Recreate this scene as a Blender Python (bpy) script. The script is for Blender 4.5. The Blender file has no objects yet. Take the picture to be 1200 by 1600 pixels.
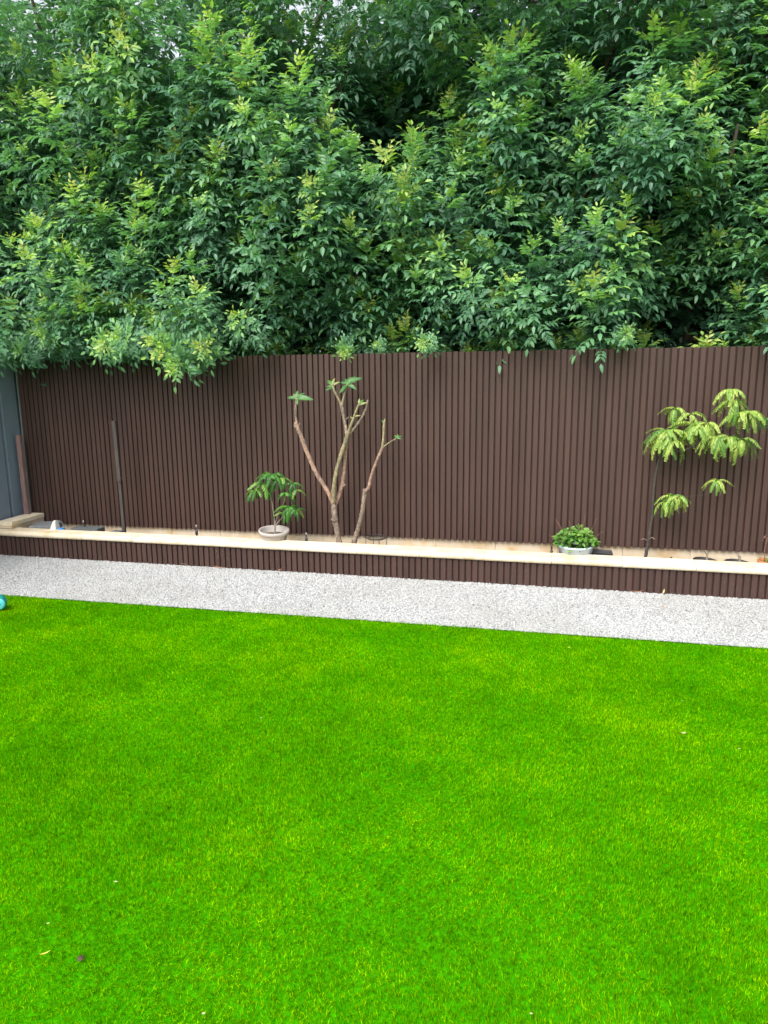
import bpy, bmesh, math, random
import numpy as np
from mathutils import Vector, Matrix, Euler

random.seed(7)
rng = np.random.default_rng(7)
SC = bpy.context.scene
COL = SC.collection
rad = math.radians

# ------------------------------------------------------------------ camera
CAM_H, F_PX, PITCH, ROLL, YAW = 1.65, 1109.0, 0.1920, -0.0103, 0.2229
_fw = Vector((-math.sin(YAW) * math.cos(PITCH), math.cos(YAW) * math.cos(PITCH), -math.sin(PITCH)))
_rt = Vector((math.cos(YAW), math.sin(YAW), 0))
_up = _rt.cross(_fw)
RT = _rt * math.cos(ROLL) + _up * math.sin(ROLL)
UP = _up * math.cos(ROLL) - _rt * math.sin(ROLL)
FW = _fw
cd = bpy.data.cameras.new('camera')
cam = bpy.data.objects.new('camera', cd)
COL.objects.link(cam)
m = Matrix((RT, UP, -FW)).transposed().to_4x4()
m.translation = (0, 0, CAM_H)
cam.matrix_world = m
cd.sensor_fit = 'HORIZONTAL'
cd.sensor_width = 36.0
cd.lens = F_PX / 1200 * 36.0
cd.clip_start = 0.05
cd.clip_end = 2000
SC.camera = cam
SC.render.resolution_x, SC.render.resolution_y = 768, 1024

# ------------------------------------------------------------------ sky, sun, exposure
SUN_EL, SUN_AZ = rad(50), rad(200)          # azimuth the light comes from, clockwise from +Y
w = bpy.data.worlds.new('World')
SC.world = w
w.use_nodes = True
nt = w.node_tree
nt.nodes.clear()
sky = nt.nodes.new('ShaderNodeTexSky')
sky.sky_type = 'NISHITA'
sky.sun_disc = False
sky.sun_elevation = SUN_EL
sky.sun_rotation = SUN_AZ
sky.dust_density = 4.0
hsv = nt.nodes.new('ShaderNodeHueSaturation')          # cloud cover takes most of the blue out
hsv.inputs['Saturation'].default_value = 0.30
bg = nt.nodes.new('ShaderNodeBackground')
bg.inputs['Strength'].default_value = 0.15
wo = nt.nodes.new('ShaderNodeOutputWorld')
nt.links.new(sky.outputs[0], hsv.inputs['Color'])
nt.links.new(hsv.outputs[0], bg.inputs['Color'])
nt.links.new(bg.outputs[0], wo.inputs['Surface'])
sl = bpy.data.lights.new('sun', 'SUN')
sl.energy = 1.5
sl.angle = rad(45)
sl.color = (1.0, 0.97, 0.92)
so = bpy.data.objects.new('sun', sl)
COL.objects.link(so)
sd = Vector((math.sin(SUN_AZ) * math.cos(SUN_EL), math.cos(SUN_AZ) * math.cos(SUN_EL), math.sin(SUN_EL)))
so.rotation_euler = sd.to_track_quat('Z', 'Y').to_euler()
so.location = (0, 0, 9)
SC.view_settings.view_transform = 'Standard'
SC.view_settings.look = 'None'
SC.view_settings.exposure = 1.25
SC.cycles.max_bounces = 6
SC.cycles.diffuse_bounces = 3
SC.cycles.glossy_bounces = 2
SC.cycles.transmission_bounces = 4
SC.view_settings.gamma = 1.0
SC.view_settings.use_curve_mapping = False


# ------------------------------------------------------------------ helpers
def ray(px, py):
    return FW + RT * ((px - 600) / F_PX) - UP * ((py - 800) / F_PX)


def at(px, py, Y):
    d = ray(px, py)
    return Vector((0, 0, CAM_H)) + d * (Y / d.y)


def atz(px, py, Z):
    d = ray(px, py)
    return Vector((0, 0, CAM_H)) + d * ((Z - CAM_H) / d.z)


def tag(o, label=None, cat=None, group=None, kind=None):
    if label: o['label'] = label
    if cat: o['category'] = cat
    if group: o['group'] = group
    if kind: o['kind'] = kind
    return o


def empty(name, loc=(0, 0, 0), rz=0.0):
    o = bpy.data.objects.new(name, None)
    o.empty_display_size = 0.1
    COL.objects.link(o)
    o.location = loc
    o.rotation_euler = (0, 0, rz)
    return o


def link(name, me, parent=None, loc=None, rot=None, scale=None):
    o = bpy.data.objects.new(name, me)
    COL.objects.link(o)
    if parent is not None: o.parent = parent
    if loc is not None: o.location = loc
    if rot is not None: o.rotation_euler = rot
    if scale is not None: o.scale = scale
    return o


def mesh(name, verts, faces, mat, smooth=False):
    me = bpy.data.meshes.new(name)
    me.from_pydata([tuple(v) for v in verts], [], faces)
    if mat: me.materials.append(mat)
    if smooth: me.polygons.foreach_set('use_smooth', [True] * len(me.polygons))
    me.update()
    return me


def np_mesh(name, V, F, mat, smooth=False, attrs=None):
    """V (n,3), F (m,3) arrays -> mesh, fast."""
    me = bpy.data.meshes.new(name)
    V = np.ascontiguousarray(V, dtype=np.float32); F = np.ascontiguousarray(F, dtype=np.int32)
    me.vertices.add(len(V)); me.vertices.foreach_set('co', V.ravel())
    k = F.shape[1]
    me.loops.add(F.size); me.loops.foreach_set('vertex_index', F.ravel())
    me.polygons.add(len(F))
    me.polygons.foreach_set('loop_start', np.arange(0, F.size, k, dtype=np.int32))
    me.polygons.foreach_set('loop_total', np.full(len(F), k, dtype=np.int32))
    if smooth: me.polygons.foreach_set('use_smooth', np.ones(len(F), dtype=bool))
    for an, av in (attrs or {}).items():
        a = me.attributes.new(an, 'FLOAT', 'POINT')
        a.data.foreach_set('value', np.ascontiguousarray(av, dtype=np.float32))
    me.update(calc_edges=True)
    if mat: me.materials.append(mat)
    return me


def box_bm(bm, lo, hi, bevel=0.0, seg=2):
    r = bmesh.ops.create_cube(bm, size=1.0)
    vs = r['verts']
    c = [(a + b) / 2 for a, b in zip(lo, hi)]
    s = [b - a for a, b in zip(lo, hi)]
    for v in vs:
        v.co = Vector((v.co.x * s[0] + c[0], v.co.y * s[1] + c[1], v.co.z * s[2] + c[2]))
    if bevel > 0:
        es = list({e for v in vs for e in v.link_edges})
        bmesh.ops.bevel(bm, geom=es, offset=bevel, segments=seg, profile=0.5, affect='EDGES')


def bm_mesh(name, bm, mat, smooth=False):
    me = bpy.data.meshes.new(name)
    bm.normal_update()
    bm.to_mesh(me); bm.free()
    if mat: me.materials.append(mat)
    if smooth: me.polygons.foreach_set('use_smooth', [True] * len(me.polygons))
    return me


def box_mesh(name, lo, hi, mat, bevel=0.0, seg=2):
    bm = bmesh.new(); box_bm(bm, lo, hi, bevel, seg)
    return bm_mesh(name, bm, mat)


def tube_geo(pts, radii, n=8, jit=0.0, cap=True):
    """tapered tube round a polyline; returns verts, faces"""
    P = [Vector(p) for p in pts]
    V, F = [], []
    side = None
    for i, p in enumerate(P):
        t = (P[min(i + 1, len(P) - 1)] - P[max(i - 1, 0)]).normalized()
        if side is None:
            side = t.orthogonal().normalized()
        else:
            side = (side - t * side.dot(t)).normalized()
        b = t.cross(side)
        for k in range(n):
            a = 2 * math.pi * k / n
            rr = radii[i] * (1 + random.uniform(-jit, jit))
            V.append(p + (side * math.cos(a) + b * math.sin(a)) * rr)
        if i:
            for k in range(n):
                a0 = (i - 1) * n + k; a1 = (i - 1) * n + (k + 1) % n
                F.append((a0, a1, a1 + n, a0 + n))
    if cap:
        F.append(tuple(range(n - 1, -1, -1)))
        F.append(tuple(range((len(P) - 1) * n, len(P) * n)))
    return V, F


def smooth_path(pts, radii, sub=5):
    """Catmull-Rom resample"""
    P = [Vector(p) for p in pts]
    out, rr = [], []
    for i in range(len(P) - 1):
        p0 = P[max(i - 1, 0)]; p1 = P[i]; p2 = P[i + 1]; p3 = P[min(i + 2, len(P) - 1)]
        for s in range(sub):
            t = s / sub
            out.append(0.5 * ((2 * p1) + (p2 - p0) * t + (2 * p0 - 5 * p1 + 4 * p2 - p3) * t * t + (3 * p1 - p0 - 3 * p2 + p3) * t ** 3))
            rr.append(radii[i] * (1 - t) + radii[i + 1] * t)
    out.append(P[-1]); rr.append(radii[-1])
    return out, rr


def tube_mesh(name, pts, radii, mat, n=8, jit=0.0, sub=4):
    p, r = smooth_path(pts, radii, sub)
    V, F = tube_geo(p, r, n, jit)
    return mesh(name, V, F, mat, True)


def lathe_mesh(name, prof, mat, n=32, smooth=True):
    """prof: list of (r, z); open ends closed where r == 0"""
    V, F = [], []
    idx = []
    for r, z in prof:
        if r < 1e-6:
            V.append((0, 0, z)); idx.append([len(V) - 1] * n)
        else:
            s = len(V)
            for k in range(n):
                a = 2 * math.pi * k / n
                V.append((r * math.cos(a), r * math.sin(a), z))
            idx.append(list(range(s, s + n)))
    for i in range(len(prof) - 1):
        for k in range(n):
            q = [idx[i][k], idx[i][(k + 1) % n], idx[i + 1][(k + 1) % n], idx[i + 1][k]]
            u = []
            for x in q:
                if x not in u: u.append(x)
            if len(u) > 2: F.append(tuple(u))
    return mesh(name, V, F, mat, smooth)


# ------------------------------------------------------------------ materials
def new_mat(name):
    mt = bpy.data.materials.new(name)
    mt.use_nodes = True
    n = mt.node_tree
    p = n.nodes['Principled BSDF']
    return mt, n, p


def N(n, t, **kw):
    x = n.nodes.new(t)
    for k, v in kw.items(): setattr(x, k, v)
    return x


def ramp(n, stops, interp='LINEAR'):
    r = N(n, 'ShaderNodeValToRGB')
    r.color_ramp.interpolation = interp
    el = r.color_ramp.elements
    while len(el) < len(stops): el.new(0.5)
    for e, (pos, c) in zip(el, stops):
        e.position = pos
        e.color = (c[0], c[1], c[2], 1)
    return r


def noise(n, coord, scale, detail=3, rough=0.55, sc=None):
    x = N(n, 'ShaderNodeTexNoise')
    x.inputs['Scale'].default_value = scale
    x.inputs['Detail'].default_value = detail
    x.inputs['Roughness'].default_value = rough
    if sc is not None:
        mp = N(n, 'ShaderNodeMapping')
        mp.inputs['Scale'].default_value = sc
        n.links.new(coord, mp.inputs['Vector'])
        coord = mp.outputs[0]
    n.links.new(coord, x.inputs['Vector'])
    return x


def mixc(n, fac, a, b, mode='MIX'):
    x = N(n, 'ShaderNodeMix', data_type='RGBA', blend_type=mode)
    for sock, v in ((x.inputs[0], fac), (x.inputs[6], a), (x.inputs[7], b)):
        if isinstance(v, (int, float)): sock.default_value = v
        elif isinstance(v, tuple): sock.default_value = (v[0], v[1], v[2], 1)
        else: n.links.new(v, sock)
    return x.outputs[2]


def bump(n, p, h, strength=0.3, dist=0.01):
    b = N(n, 'ShaderNodeBump')
    b.inputs['Strength'].default_value = strength
    b.inputs['Distance'].default_value = dist
    n.links.new(h, b.inputs['Height'])
    n.links.new(b.outputs[0], p.inputs['Normal'])


def pos_of(n): return N(n, 'ShaderNodeNewGeometry').outputs['Position']
def objc(n): return N(n, 'ShaderNodeTexCoord').outputs['Object']
def orand(n): return N(n, 'ShaderNodeObjectInfo').outputs['Random']


def simple(name, col, rough=0.6, var=0.25, scale=20, bmp=0.15, dist=0.003, metal=0.0, sc=None):
    mt, n, p = new_mat(name)
    nz = noise(n, objc(n), scale, 4, 0.6, sc)
    lo = tuple(c * (1 - var) for c in col); hi = tuple(min(1, c * (1 + var)) for c in col)
    r = ramp(n, [(0.3, lo), (0.7, hi)])
    n.links.new(nz.outputs['Fac'], r.inputs['Fac'])
    n.links.new(r.outputs[0], p.inputs['Base Color'])
    p.inputs['Roughness'].default_value = rough
    p.inputs['Metallic'].default_value = metal
    if bmp: bump(n, p, nz.outputs['Fac'], bmp, dist)
    return mt


def mat_slat():
    mt, n, p = new_mat('brown_composite')
    pos = pos_of(n)
    rnd = orand(n)
    grain = noise(n, pos, 1.0, 5, 0.65, (260, 260, 3.5))
    blot = noise(n, pos, 1.0, 3, 0.5, (9, 9, 1.6))
    r1 = ramp(n, [(0.0, (0.043, 0.0222, 0.0170)), (0.5, (0.0475, 0.0246, 0.0194)), (1.0, (0.053, 0.0280, 0.0224))])
    n.links.new(rnd, r1.inputs['Fac'])
    r2 = ramp(n, [(0.3, (0.88, 0.88, 0.88)), (0.7, (1.10, 1.09, 1.08))])
    n.links.new(grain.outputs['Fac'], r2.inputs['Fac'])
    c = mixc(n, 1.0, r1.outputs[0], r2.outputs[0], 'MULTIPLY')
    r3 = ramp(n, [(0.35, (0.90, 0.90, 0.92)), (0.68, (1.10, 1.07, 1.05))])
    n.links.new(blot.outputs['Fac'], r3.inputs['Fac'])
    c = mixc(n, 1.0, c, r3.outputs[0], 'MULTIPLY')
    # splash dirt: sparse pale specks low on the boards
    sp = noise(n, pos, 95, 2, 0.5)
    rs = ramp(n, [(0.66, (0, 0, 0)), (0.74, (1, 1, 1))])
    n.links.new(sp.outputs['Fac'], rs.inputs['Fac'])
    sz = N(n, 'ShaderNodeSeparateXYZ'); n.links.new(pos, sz.inputs[0])
    mr = N(n, 'ShaderNodeMapRange')
    for i_, v_ in ((1, 0.16), (2, 0.52), (3, 0.55), (4, 0.0)): mr.inputs[i_].default_value = v_
    n.links.new(sz.outputs['Z'], mr.inputs[0])
    ml = N(n, 'ShaderNodeMath', operation='MULTIPLY')
    n.links.new(rs.outputs[0], ml.inputs[0]); n.links.new(mr.outputs[0], ml.inputs[1])
    c = mixc(n, ml.outputs[0], c, (0.19, 0.15, 0.12))
    n.links.new(c, p.inputs['Base Color'])
    p.inputs['Roughness'].default_value = 0.6
    p.inputs['Specular IOR Level'].default_value = 0.35
    bump(n, p, grain.outputs['Fac'], 0.12, 0.002)
    return mt


def mat_limestone(base=(0.64, 0.56, 0.43), lo=(0.56, 0.46, 0.31)):
    mt, n, p = new_mat('limestone')
    pos = pos_of(n)
    a = noise(n, pos, 7, 5, 0.6)
    b = noise(n, pos, 160, 3, 0.6)
    s = noise(n, pos, 1.0, 3, 0.6, (5, 5, 14))
    rnd = orand(n)
    r1 = ramp(n, [(0.35, lo), (0.50, base), (0.75, tuple(min(1, c * 1.1) for c in base))])
    n.links.new(a.outputs['Fac'], r1.inputs['Fac'])
    r2 = ramp(n, [(0.30, (0.55, 0.45, 0.32)), (0.42, (1, 1, 1))])
    n.links.new(b.outputs['Fac'], r2.inputs['Fac'])
    c = mixc(n, 0.5, r1.outputs[0], r2.outputs[0], 'MULTIPLY')
    r3 = ramp(n, [(0.0, (0.92, 0.90, 0.86)), (1.0, (1.06, 1.06, 1.06))])
    n.links.new(rnd, r3.inputs['Fac'])
    c = mixc(n, 1.0, c, r3.outputs[0], 'MULTIPLY')
    r4 = ramp(n, [(0.60, (1, 1, 1)), (0.72, (0.95, 0.80, 0.52))])
    n.links.new(s.outputs['Fac'], r4.inputs['Fac'])
    c = mixc(n, 0.7, c, r4.outputs[0], 'MULTIPLY')
    n.links.new(c, p.inputs['Base Color'])
    p.inputs['Roughness'].default_value = 0.85
    bump(n, p, b.outputs['Fac'], 0.35, 0.003)
    return mt


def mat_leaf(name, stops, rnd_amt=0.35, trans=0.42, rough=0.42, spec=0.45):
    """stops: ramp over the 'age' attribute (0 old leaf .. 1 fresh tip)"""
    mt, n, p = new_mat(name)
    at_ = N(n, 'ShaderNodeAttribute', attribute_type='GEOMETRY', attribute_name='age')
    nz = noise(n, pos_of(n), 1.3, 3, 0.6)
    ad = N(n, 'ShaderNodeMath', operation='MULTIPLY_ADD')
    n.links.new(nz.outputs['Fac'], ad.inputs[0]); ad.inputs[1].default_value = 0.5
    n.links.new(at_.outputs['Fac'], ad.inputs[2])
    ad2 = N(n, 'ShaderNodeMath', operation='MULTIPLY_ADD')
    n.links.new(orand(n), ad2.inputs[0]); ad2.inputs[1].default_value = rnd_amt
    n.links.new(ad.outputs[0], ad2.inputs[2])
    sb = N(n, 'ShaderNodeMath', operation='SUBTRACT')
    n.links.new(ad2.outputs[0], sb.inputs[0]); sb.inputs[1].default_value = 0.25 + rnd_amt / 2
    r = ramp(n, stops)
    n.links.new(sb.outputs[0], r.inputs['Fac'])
    n.links.new(r.outputs[0], p.inputs['Base Color'])
    p.inputs['Roughness'].default_value = rough
    p.inputs['Specular IOR Level'].default_value = spec
    tr = N(n, 'ShaderNodeBsdfTranslucent')
    tc = mixc(n, 1.0, r.outputs[0], (1.25, 1.35, 0.6), 'MULTIPLY')
    n.links.new(tc, tr.inputs['Color'])
    mx = N(n, 'ShaderNodeMixShader')
    mx.inputs[0].default_value = trans
    n.links.new(p.outputs[0], mx.inputs[1]); n.links.new(tr.outputs[0], mx.inputs[2])
    n.links.new(mx.outputs[0], n.nodes['Material Output'].inputs['Surface'])
    return mt


def mat_grass():
    mt, n, p = new_mat('artificial_turf')
    at_ = N(n, 'ShaderNodeAttribute', attribute_type='GEOMETRY', attribute_name='age')
    pos = pos_of(n)
    big = noise(n, pos, 1.7, 4, 0.65)  # big and mid noise paint the light and dark patches that leaning pile gives
    mid = noise(n, pos, 8.0, 3, 0.6)
    tuft = noise(n, pos, 70.0, 2, 0.6)
    r = ramp(n, [(0.0, (0.045, 0.18, 0.0004)), (0.5, (0.172, 0.455, 0.0006)), (1.0, (0.35, 0.74, 0.0012))])
    n.links.new(at_.outputs['Fac'], r.inputs['Fac'])
    r2 = ramp(n, [(0.34, (0.66, 0.80, 0.8)), (0.52, (1.0, 1.0, 1.0)), (0.64, (1.45, 1.16, 1.2))])
    n.links.new(big.outputs['Fac'], r2.inputs['Fac'])
    c = mixc(n, 1.0, r.outputs[0], r2.outputs[0], 'MULTIPLY')
    r3 = ramp(n, [(0.36, (0.82, 0.87, 0.9)), (0.55, (1.0, 1.0, 1.0)), (0.70, (1.35, 1.14, 1.2))])
    n.links.new(mid.outputs['Fac'], r3.inputs['Fac'])
    c = mixc(n, 1.0, c, r3.outputs[0], 'MULTIPLY')
    r4 = ramp(n, [(0.32, (0.42, 0.52, 0.5)), (0.50, (1.0, 1.0, 1.0)), (0.68, (1.42, 1.20, 1.2))])
    n.links.new(tuft.outputs['Fac'], r4.inputs['Fac'])
    c = mixc(n, 1.0, c, r4.outputs[0], 'MULTIPLY')
    n.nodes.remove(p)
    p = N(n, 'ShaderNodeBsdfDiffuse')
    n.links.new(c, p.inputs['Color'])
    tr = N(n, 'ShaderNodeBsdfTranslucent')
    n.links.new(c, tr.inputs['Color'])
    mx = N(n, 'ShaderNodeMixShader'); mx.inputs[0].default_value = 0.45
    n.links.new(p.outputs[0], mx.inputs[1]); n.links.new(tr.outputs[0], mx.inputs[2])
    n.links.new(mx.outputs[0], n.nodes['Material Output'].inputs['Surface'])
    return mt


def mat_stone():
    mt, n, p = new_mat('white_gravel')
    at_ = N(n, 'ShaderNodeAttribute', attribute_type='GEOMETRY', attribute_name='age')
    r = ramp(n, [(0.0, (0.11, 0.113, 0.115)), (0.09, (0.27, 0.276, 0.278)), (0.45, (0.345, 0.352, 0.352)), (0.90, (0.40, 0.408, 0.406)), (1.0, (0.39, 0.375, 0.345))])
    n.links.new(at_.outputs['Fac'], r.inputs['Fac'])
    nz = noise(n, pos_of(n), 1.2, 3, 0.6)
    r2 = ramp(n, [(0.35, (0.93, 0.91, 0.88)), (0.65, (1.04, 1.04, 1.05))])
    n.links.new(nz.outputs['Fac'], r2.inputs['Fac'])
    n.links.new(mixc(n, 1.0, r.outputs[0], r2.outputs[0], 'MULTIPLY'), p.inputs['Base Color'])
    p.inputs['Roughness'].default_value = 0.75
    return mt


def mat_bark(name, c0, c1, c2, sc=(60, 60, 14)):
    mt, n, p = new_mat(name)
    oc = pos_of(n)
    a = noise(n, oc, 1.0, 5, 0.65, sc)
    b = noise(n, oc, 9.0, 3, 0.6)
    r = ramp(n, [(0.3, c0), (0.5, c1), (0.72, c2)])
    n.links.new(a.outputs['Fac'], r.inputs['Fac'])
    r2 = ramp(n, [(0.35, (0.75, 0.75, 0.75)), (0.65, (1.2, 1.12, 1.05))])
    n.links.new(b.outputs['Fac'], r2.inputs['Fac'])
    n.links.new(mixc(n, 1.0, r.outputs[0], r2.outputs[0], 'MULTIPLY'), p.inputs['Base Color'])
    p.inputs['Roughness'].default_value = 0.85
    bump(n, p, a.outputs['Fac'], 0.6, 0.006)
    return mt


M = {}
M['slat'] = mat_slat()
M['lime'] = mat_limestone()
M['lime_stained_shaded'] = mat_limestone((0.52, 0.44, 0.33), (0.47, 0.35, 0.21))  # stained stone; the footing's shade is also darkened into its colour
M['steel'] = simple('slate_blue_steel', (0.17, 0.22, 0.275), 0.35, 0.10, 3, 0.0)
M['alu'] = simple('pale_aluminium', (0.32, 0.32, 0.33), 0.4, 0.1, 8, 0.0, metal=0.6)
M['red_wood'] = simple('red_stained_timber', (0.19, 0.115, 0.11), 0.8, 0.35, 1.0, 0.4, 0.004, sc=(90, 90, 9))
M['grey_wood'] = simple('weathered_timber', (0.052, 0.040, 0.036), 0.85, 0.40, 1.0, 0.5, 0.004, sc=(150, 150, 12))
M['soil'] = simple('soil', (0.10, 0.075, 0.05), 0.95, 0.4, 30, 0.8, 0.02)
M['sandy'] = simple('sandy_soil', (0.42, 0.33, 0.21), 0.95, 0.3, 40, 0.8, 0.012)
M['ground'] = simple('ground_earth', (0.09, 0.075, 0.05), 0.95, 0.4, 4, 0.5, 0.02)
M['turf_base'] = simple('turf_backing', (0.035, 0.25, 0.001), 0.9, 0.3, 60, 0.3, 0.004)
M['path_base'] = simple('gravel_bed', (0.29, 0.295, 0.295), 0.9, 0.25, 60, 0.5, 0.01)
M['turf_base'].node_tree.nodes['Principled BSDF'].inputs['Specular IOR Level'].default_value = 0.0
M['grass'] = mat_grass()
M['stone'] = mat_stone()
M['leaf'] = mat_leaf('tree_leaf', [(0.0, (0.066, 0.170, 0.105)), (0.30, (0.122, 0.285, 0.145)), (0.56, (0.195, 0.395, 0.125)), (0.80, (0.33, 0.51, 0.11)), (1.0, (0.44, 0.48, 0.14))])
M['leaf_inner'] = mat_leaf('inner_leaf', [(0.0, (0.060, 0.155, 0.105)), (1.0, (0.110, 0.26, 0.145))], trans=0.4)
M['twig'] = simple('green_twig', (0.10, 0.10, 0.045), 0.8, 0.3, 40, 0.2)
M['bark'] = mat_bark('tree_bark', (0.045, 0.032, 0.026), (0.085, 0.062, 0.048), (0.12, 0.09, 0.07))
M['frang_bark'] = mat_bark('frangipani_bark', (0.055, 0.042, 0.034), (0.15, 0.115, 0.088), (0.36, 0.30, 0.24), (75, 75, 55))
M['frang_green'] = mat_bark('frangipani_young_stem', (0.085, 0.075, 0.045), (0.19, 0.165, 0.095), (0.38, 0.33, 0.20), (75, 75, 60))
M['frang_pink'] = mat_bark('frangipani_pink_stem', (0.11, 0.075, 0.058), (0.25, 0.16, 0.12), (0.42, 0.31, 0.24), (70, 70, 45))
M['broad_leaf'] = mat_leaf('broad_leaf', [(0.0, (0.022, 0.085, 0.024)), (0.5, (0.050, 0.165, 0.038)), (1.0, (0.19, 0.22, 0.05))], 0.2, 0.25)
M['frond'] = mat_leaf('frond_leaf', [(0.0, (0.06, 0.17, 0.035)), (0.45, (0.16, 0.32, 0.055)), (1.0, (0.40, 0.50, 0.11))], 0.4, 0.35)
M['fern'] = mat_leaf('pot_tree_leaf', [(0.0, (0.040, 0.155, 0.030)), (0.5, (0.105, 0.31, 0.045)), (1.0, (0.24, 0.36, 0.07))], 0.4, 0.35)
M['herb'] = mat_leaf('herb_leaf', [(0.0, (0.050, 0.15, 0.025)), (0.5, (0.125, 0.28, 0.05)), (1.0, (0.28, 0.38, 0.09))], 0.0, 0.3)
M['stem_dark'] = simple('dark_stem', (0.040, 0.032, 0.028), 0.8, 0.4, 30, 0.3)
M['stem_pale'] = simple('pale_stem', (0.20, 0.165, 0.13), 0.8, 0.3, 30, 0.3)
M['stem_red'] = simple('dry_red_twig', (0.17, 0.085, 0.06), 0.8, 0.3, 30, 0.3)
M['bowl'] = simple('grey_taupe_pot', (0.34, 0.31, 0.29), 0.7, 0.10, 30, 0.1)
M['pot_grey'] = simple('pale_blue_grey_pot', (0.44, 0.51, 0.60), 0.5, 0.07, 15, 0.0)
M['black'] = simple('black_plastic', (0.018, 0.018, 0.019), 0.5, 0.2, 30, 0.05)
M['iron'] = simple('black_wire', (0.020, 0.018, 0.018), 0.55, 0.3, 40, 0.1)
M['terra'] = simple('terracotta', (0.40, 0.13, 0.055), 0.8, 0.2, 25, 0.2)
M['slate'] = simple('dark_grey_paver', (0.085, 0.092, 0.098), 0.8, 0.25, 60, 0.3, 0.002)
M['slate_lt'] = simple('mid_grey_paver', (0.155, 0.165, 0.175), 0.8, 0.2, 60, 0.3, 0.002)
M['plastic_white'] = simple('white_plastic', (0.62, 0.60, 0.57), 0.45, 0.06, 12, 0.0)
M['plastic_blue'] = simple('blue_plastic', (0.05, 0.26, 0.62), 0.4, 0.08, 12, 0.0)
M['teal'] = simple('teal_rubber', (0.010, 0.235, 0.20), 0.38, 0.08, 12, 0.0)
M['teal_lt'] = simple('pale_turquoise_rubber', (0.13, 0.66, 0.70), 0.4, 0.06, 12, 0.0)
M['dry_leaf'] = simple('dry_leaf', (0.36, 0.17, 0.085), 0.85, 0.3, 60, 0.2)
M['pale_leaf'] = simple('pale_dry_leaf', (0.40, 0.38, 0.18), 0.8, 0.2, 60, 0.2)
M['yellow_leaf'] = simple('yellow_leaf', (0.50, 0.46, 0.06), 0.8, 0.2, 60, 0.2)
M['clod'] = simple('dark_clod', (0.055, 0.040, 0.018), 0.95, 0.4, 60, 0.6)

# ------------------------------------------------------------------ setting: ground, lawn, path
STEEL_X = -5.12
PL_SLOPE = -0.0176                       # planter and path run a degree off the fence
LAWN_Y = lambda x: 4.49 - 0.0065 * (x + 1.4)
PLY = lambda x: 5.506 + PL_SLOPE * x     # planter face


def sheet(name, pts, z, mat, kind='structure'):
    me = mesh(name, [(x, y, z) for x, y in pts], [tuple(range(len(pts)))], mat)
    o = link(name, me)
    return tag(o, kind=kind)


sheet('ground', [(-400, -400), (400, -400), (400, 400), (-400, 400)], -0.03, M['ground'])
sheet('lawn', [(STEEL_X, -4), (7, -4), (7, LAWN_Y(7)), (STEEL_X, LAWN_Y(STEEL_X))], -0.012, M['turf_base'])
sheet('path', [(STEEL_X, LAWN_Y(STEEL_X) + .002), (7, LAWN_Y(7) + .002), (7, PLY(7) + 0.05), (STEEL_X, PLY(STEEL_X) + 0.05)], -0.006, M['path_base'])


# ------------------------------------------------------------------ fence
FENCE_SL = -0.034
FY = lambda x: 5.90 + FENCE_SL * (x - 1.6)
FX0 = at(30, 620, 6.124).x + 0.004
FX1 = 3.2
PITCH_S = 0.0512
zt0, zt1 = at(24, 562.7, FY(FX0)).z, at(1199, 540.2, FY(1.6)).z
zb0, zb1 = at(128, 819.4, FY(-4.3)).z, at(1190, 863.5, FY(1.6)).z
ZT = lambda x: zt0 + (zt1 - zt0) * (x - FX0) / (1.6 - FX0)
ZB = lambda x: zb0 + (zb1 - zb0) * (x + 4.3) / 5.9


def slat_mesh(name, wdt, dep, h=1.0):
    c = 0.0035
    prof = [(-wdt / 2 - .001, dep), (-wdt / 2, c), (-wdt / 2 + c, 0), (wdt / 2 - c, 0), (wdt / 2, c), (wdt / 2 + .001, dep)]
    V = [(x, y, 0) for x, y in prof] + [(x, y, h) for x, y in prof]
    n = len(prof)
    F = [(i, (i + 1) % n, (i + 1) % n + n, i + n) for i in range(n)]
    F += [tuple(range(n - 1, -1, -1)), tuple(range(n, 2 * n))]
    return mesh(name, V, F, M['slat'])


fence = tag(empty('slat_fence', (FX0, FY(FX0), 0), math.atan(FENCE_SL)),
            'tall brown vertical slat fence standing behind the raised planter', 'fence')
ns = int((FX1 - FX0) / PITCH_S)
sm = slat_mesh('slat', 0.0405, 0.020)
cs = math.cos(math.atan(FENCE_SL))
for i in range(ns):
    lx = (i + 0.5) * PITCH_S
    X = FX0 + lx * cs
    jb, jt = random.uniform(-.002, .002), random.uniform(-.0025, .0025)
    b, t = ZB(X) + jb, ZT(X) + jt
    link('slat', sm, fence, (lx, random.uniform(-.0008, .0008), b), None, (random.uniform(.985, 1.015), 1, t - b))
L = ns * PITCH_S
bk = [(-.004, .0205, ZB(FX0) + .006), (L, .0205, ZB(FX1) + .006), (L, .0205, ZT(FX1) - .004), (-.004, .0205, ZT(FX0) - .004)]
bk += [(x, .055, z) for x, y, z in bk]
link('backing_board', mesh('backing_board', bk, [(0, 1, 2, 3), (7, 6, 5, 4), (0, 4, 5, 1), (1, 5, 6, 2), (2, 6, 7, 3), (3, 7, 4, 0)], M['slat']), fence)
link('edge_trim', box_mesh('edge_trim', (-.016, -.006, ZB(FX0)), (-.006, .050, ZT(FX0) - .002), M['alu'], .001, 1), fence)

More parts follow.
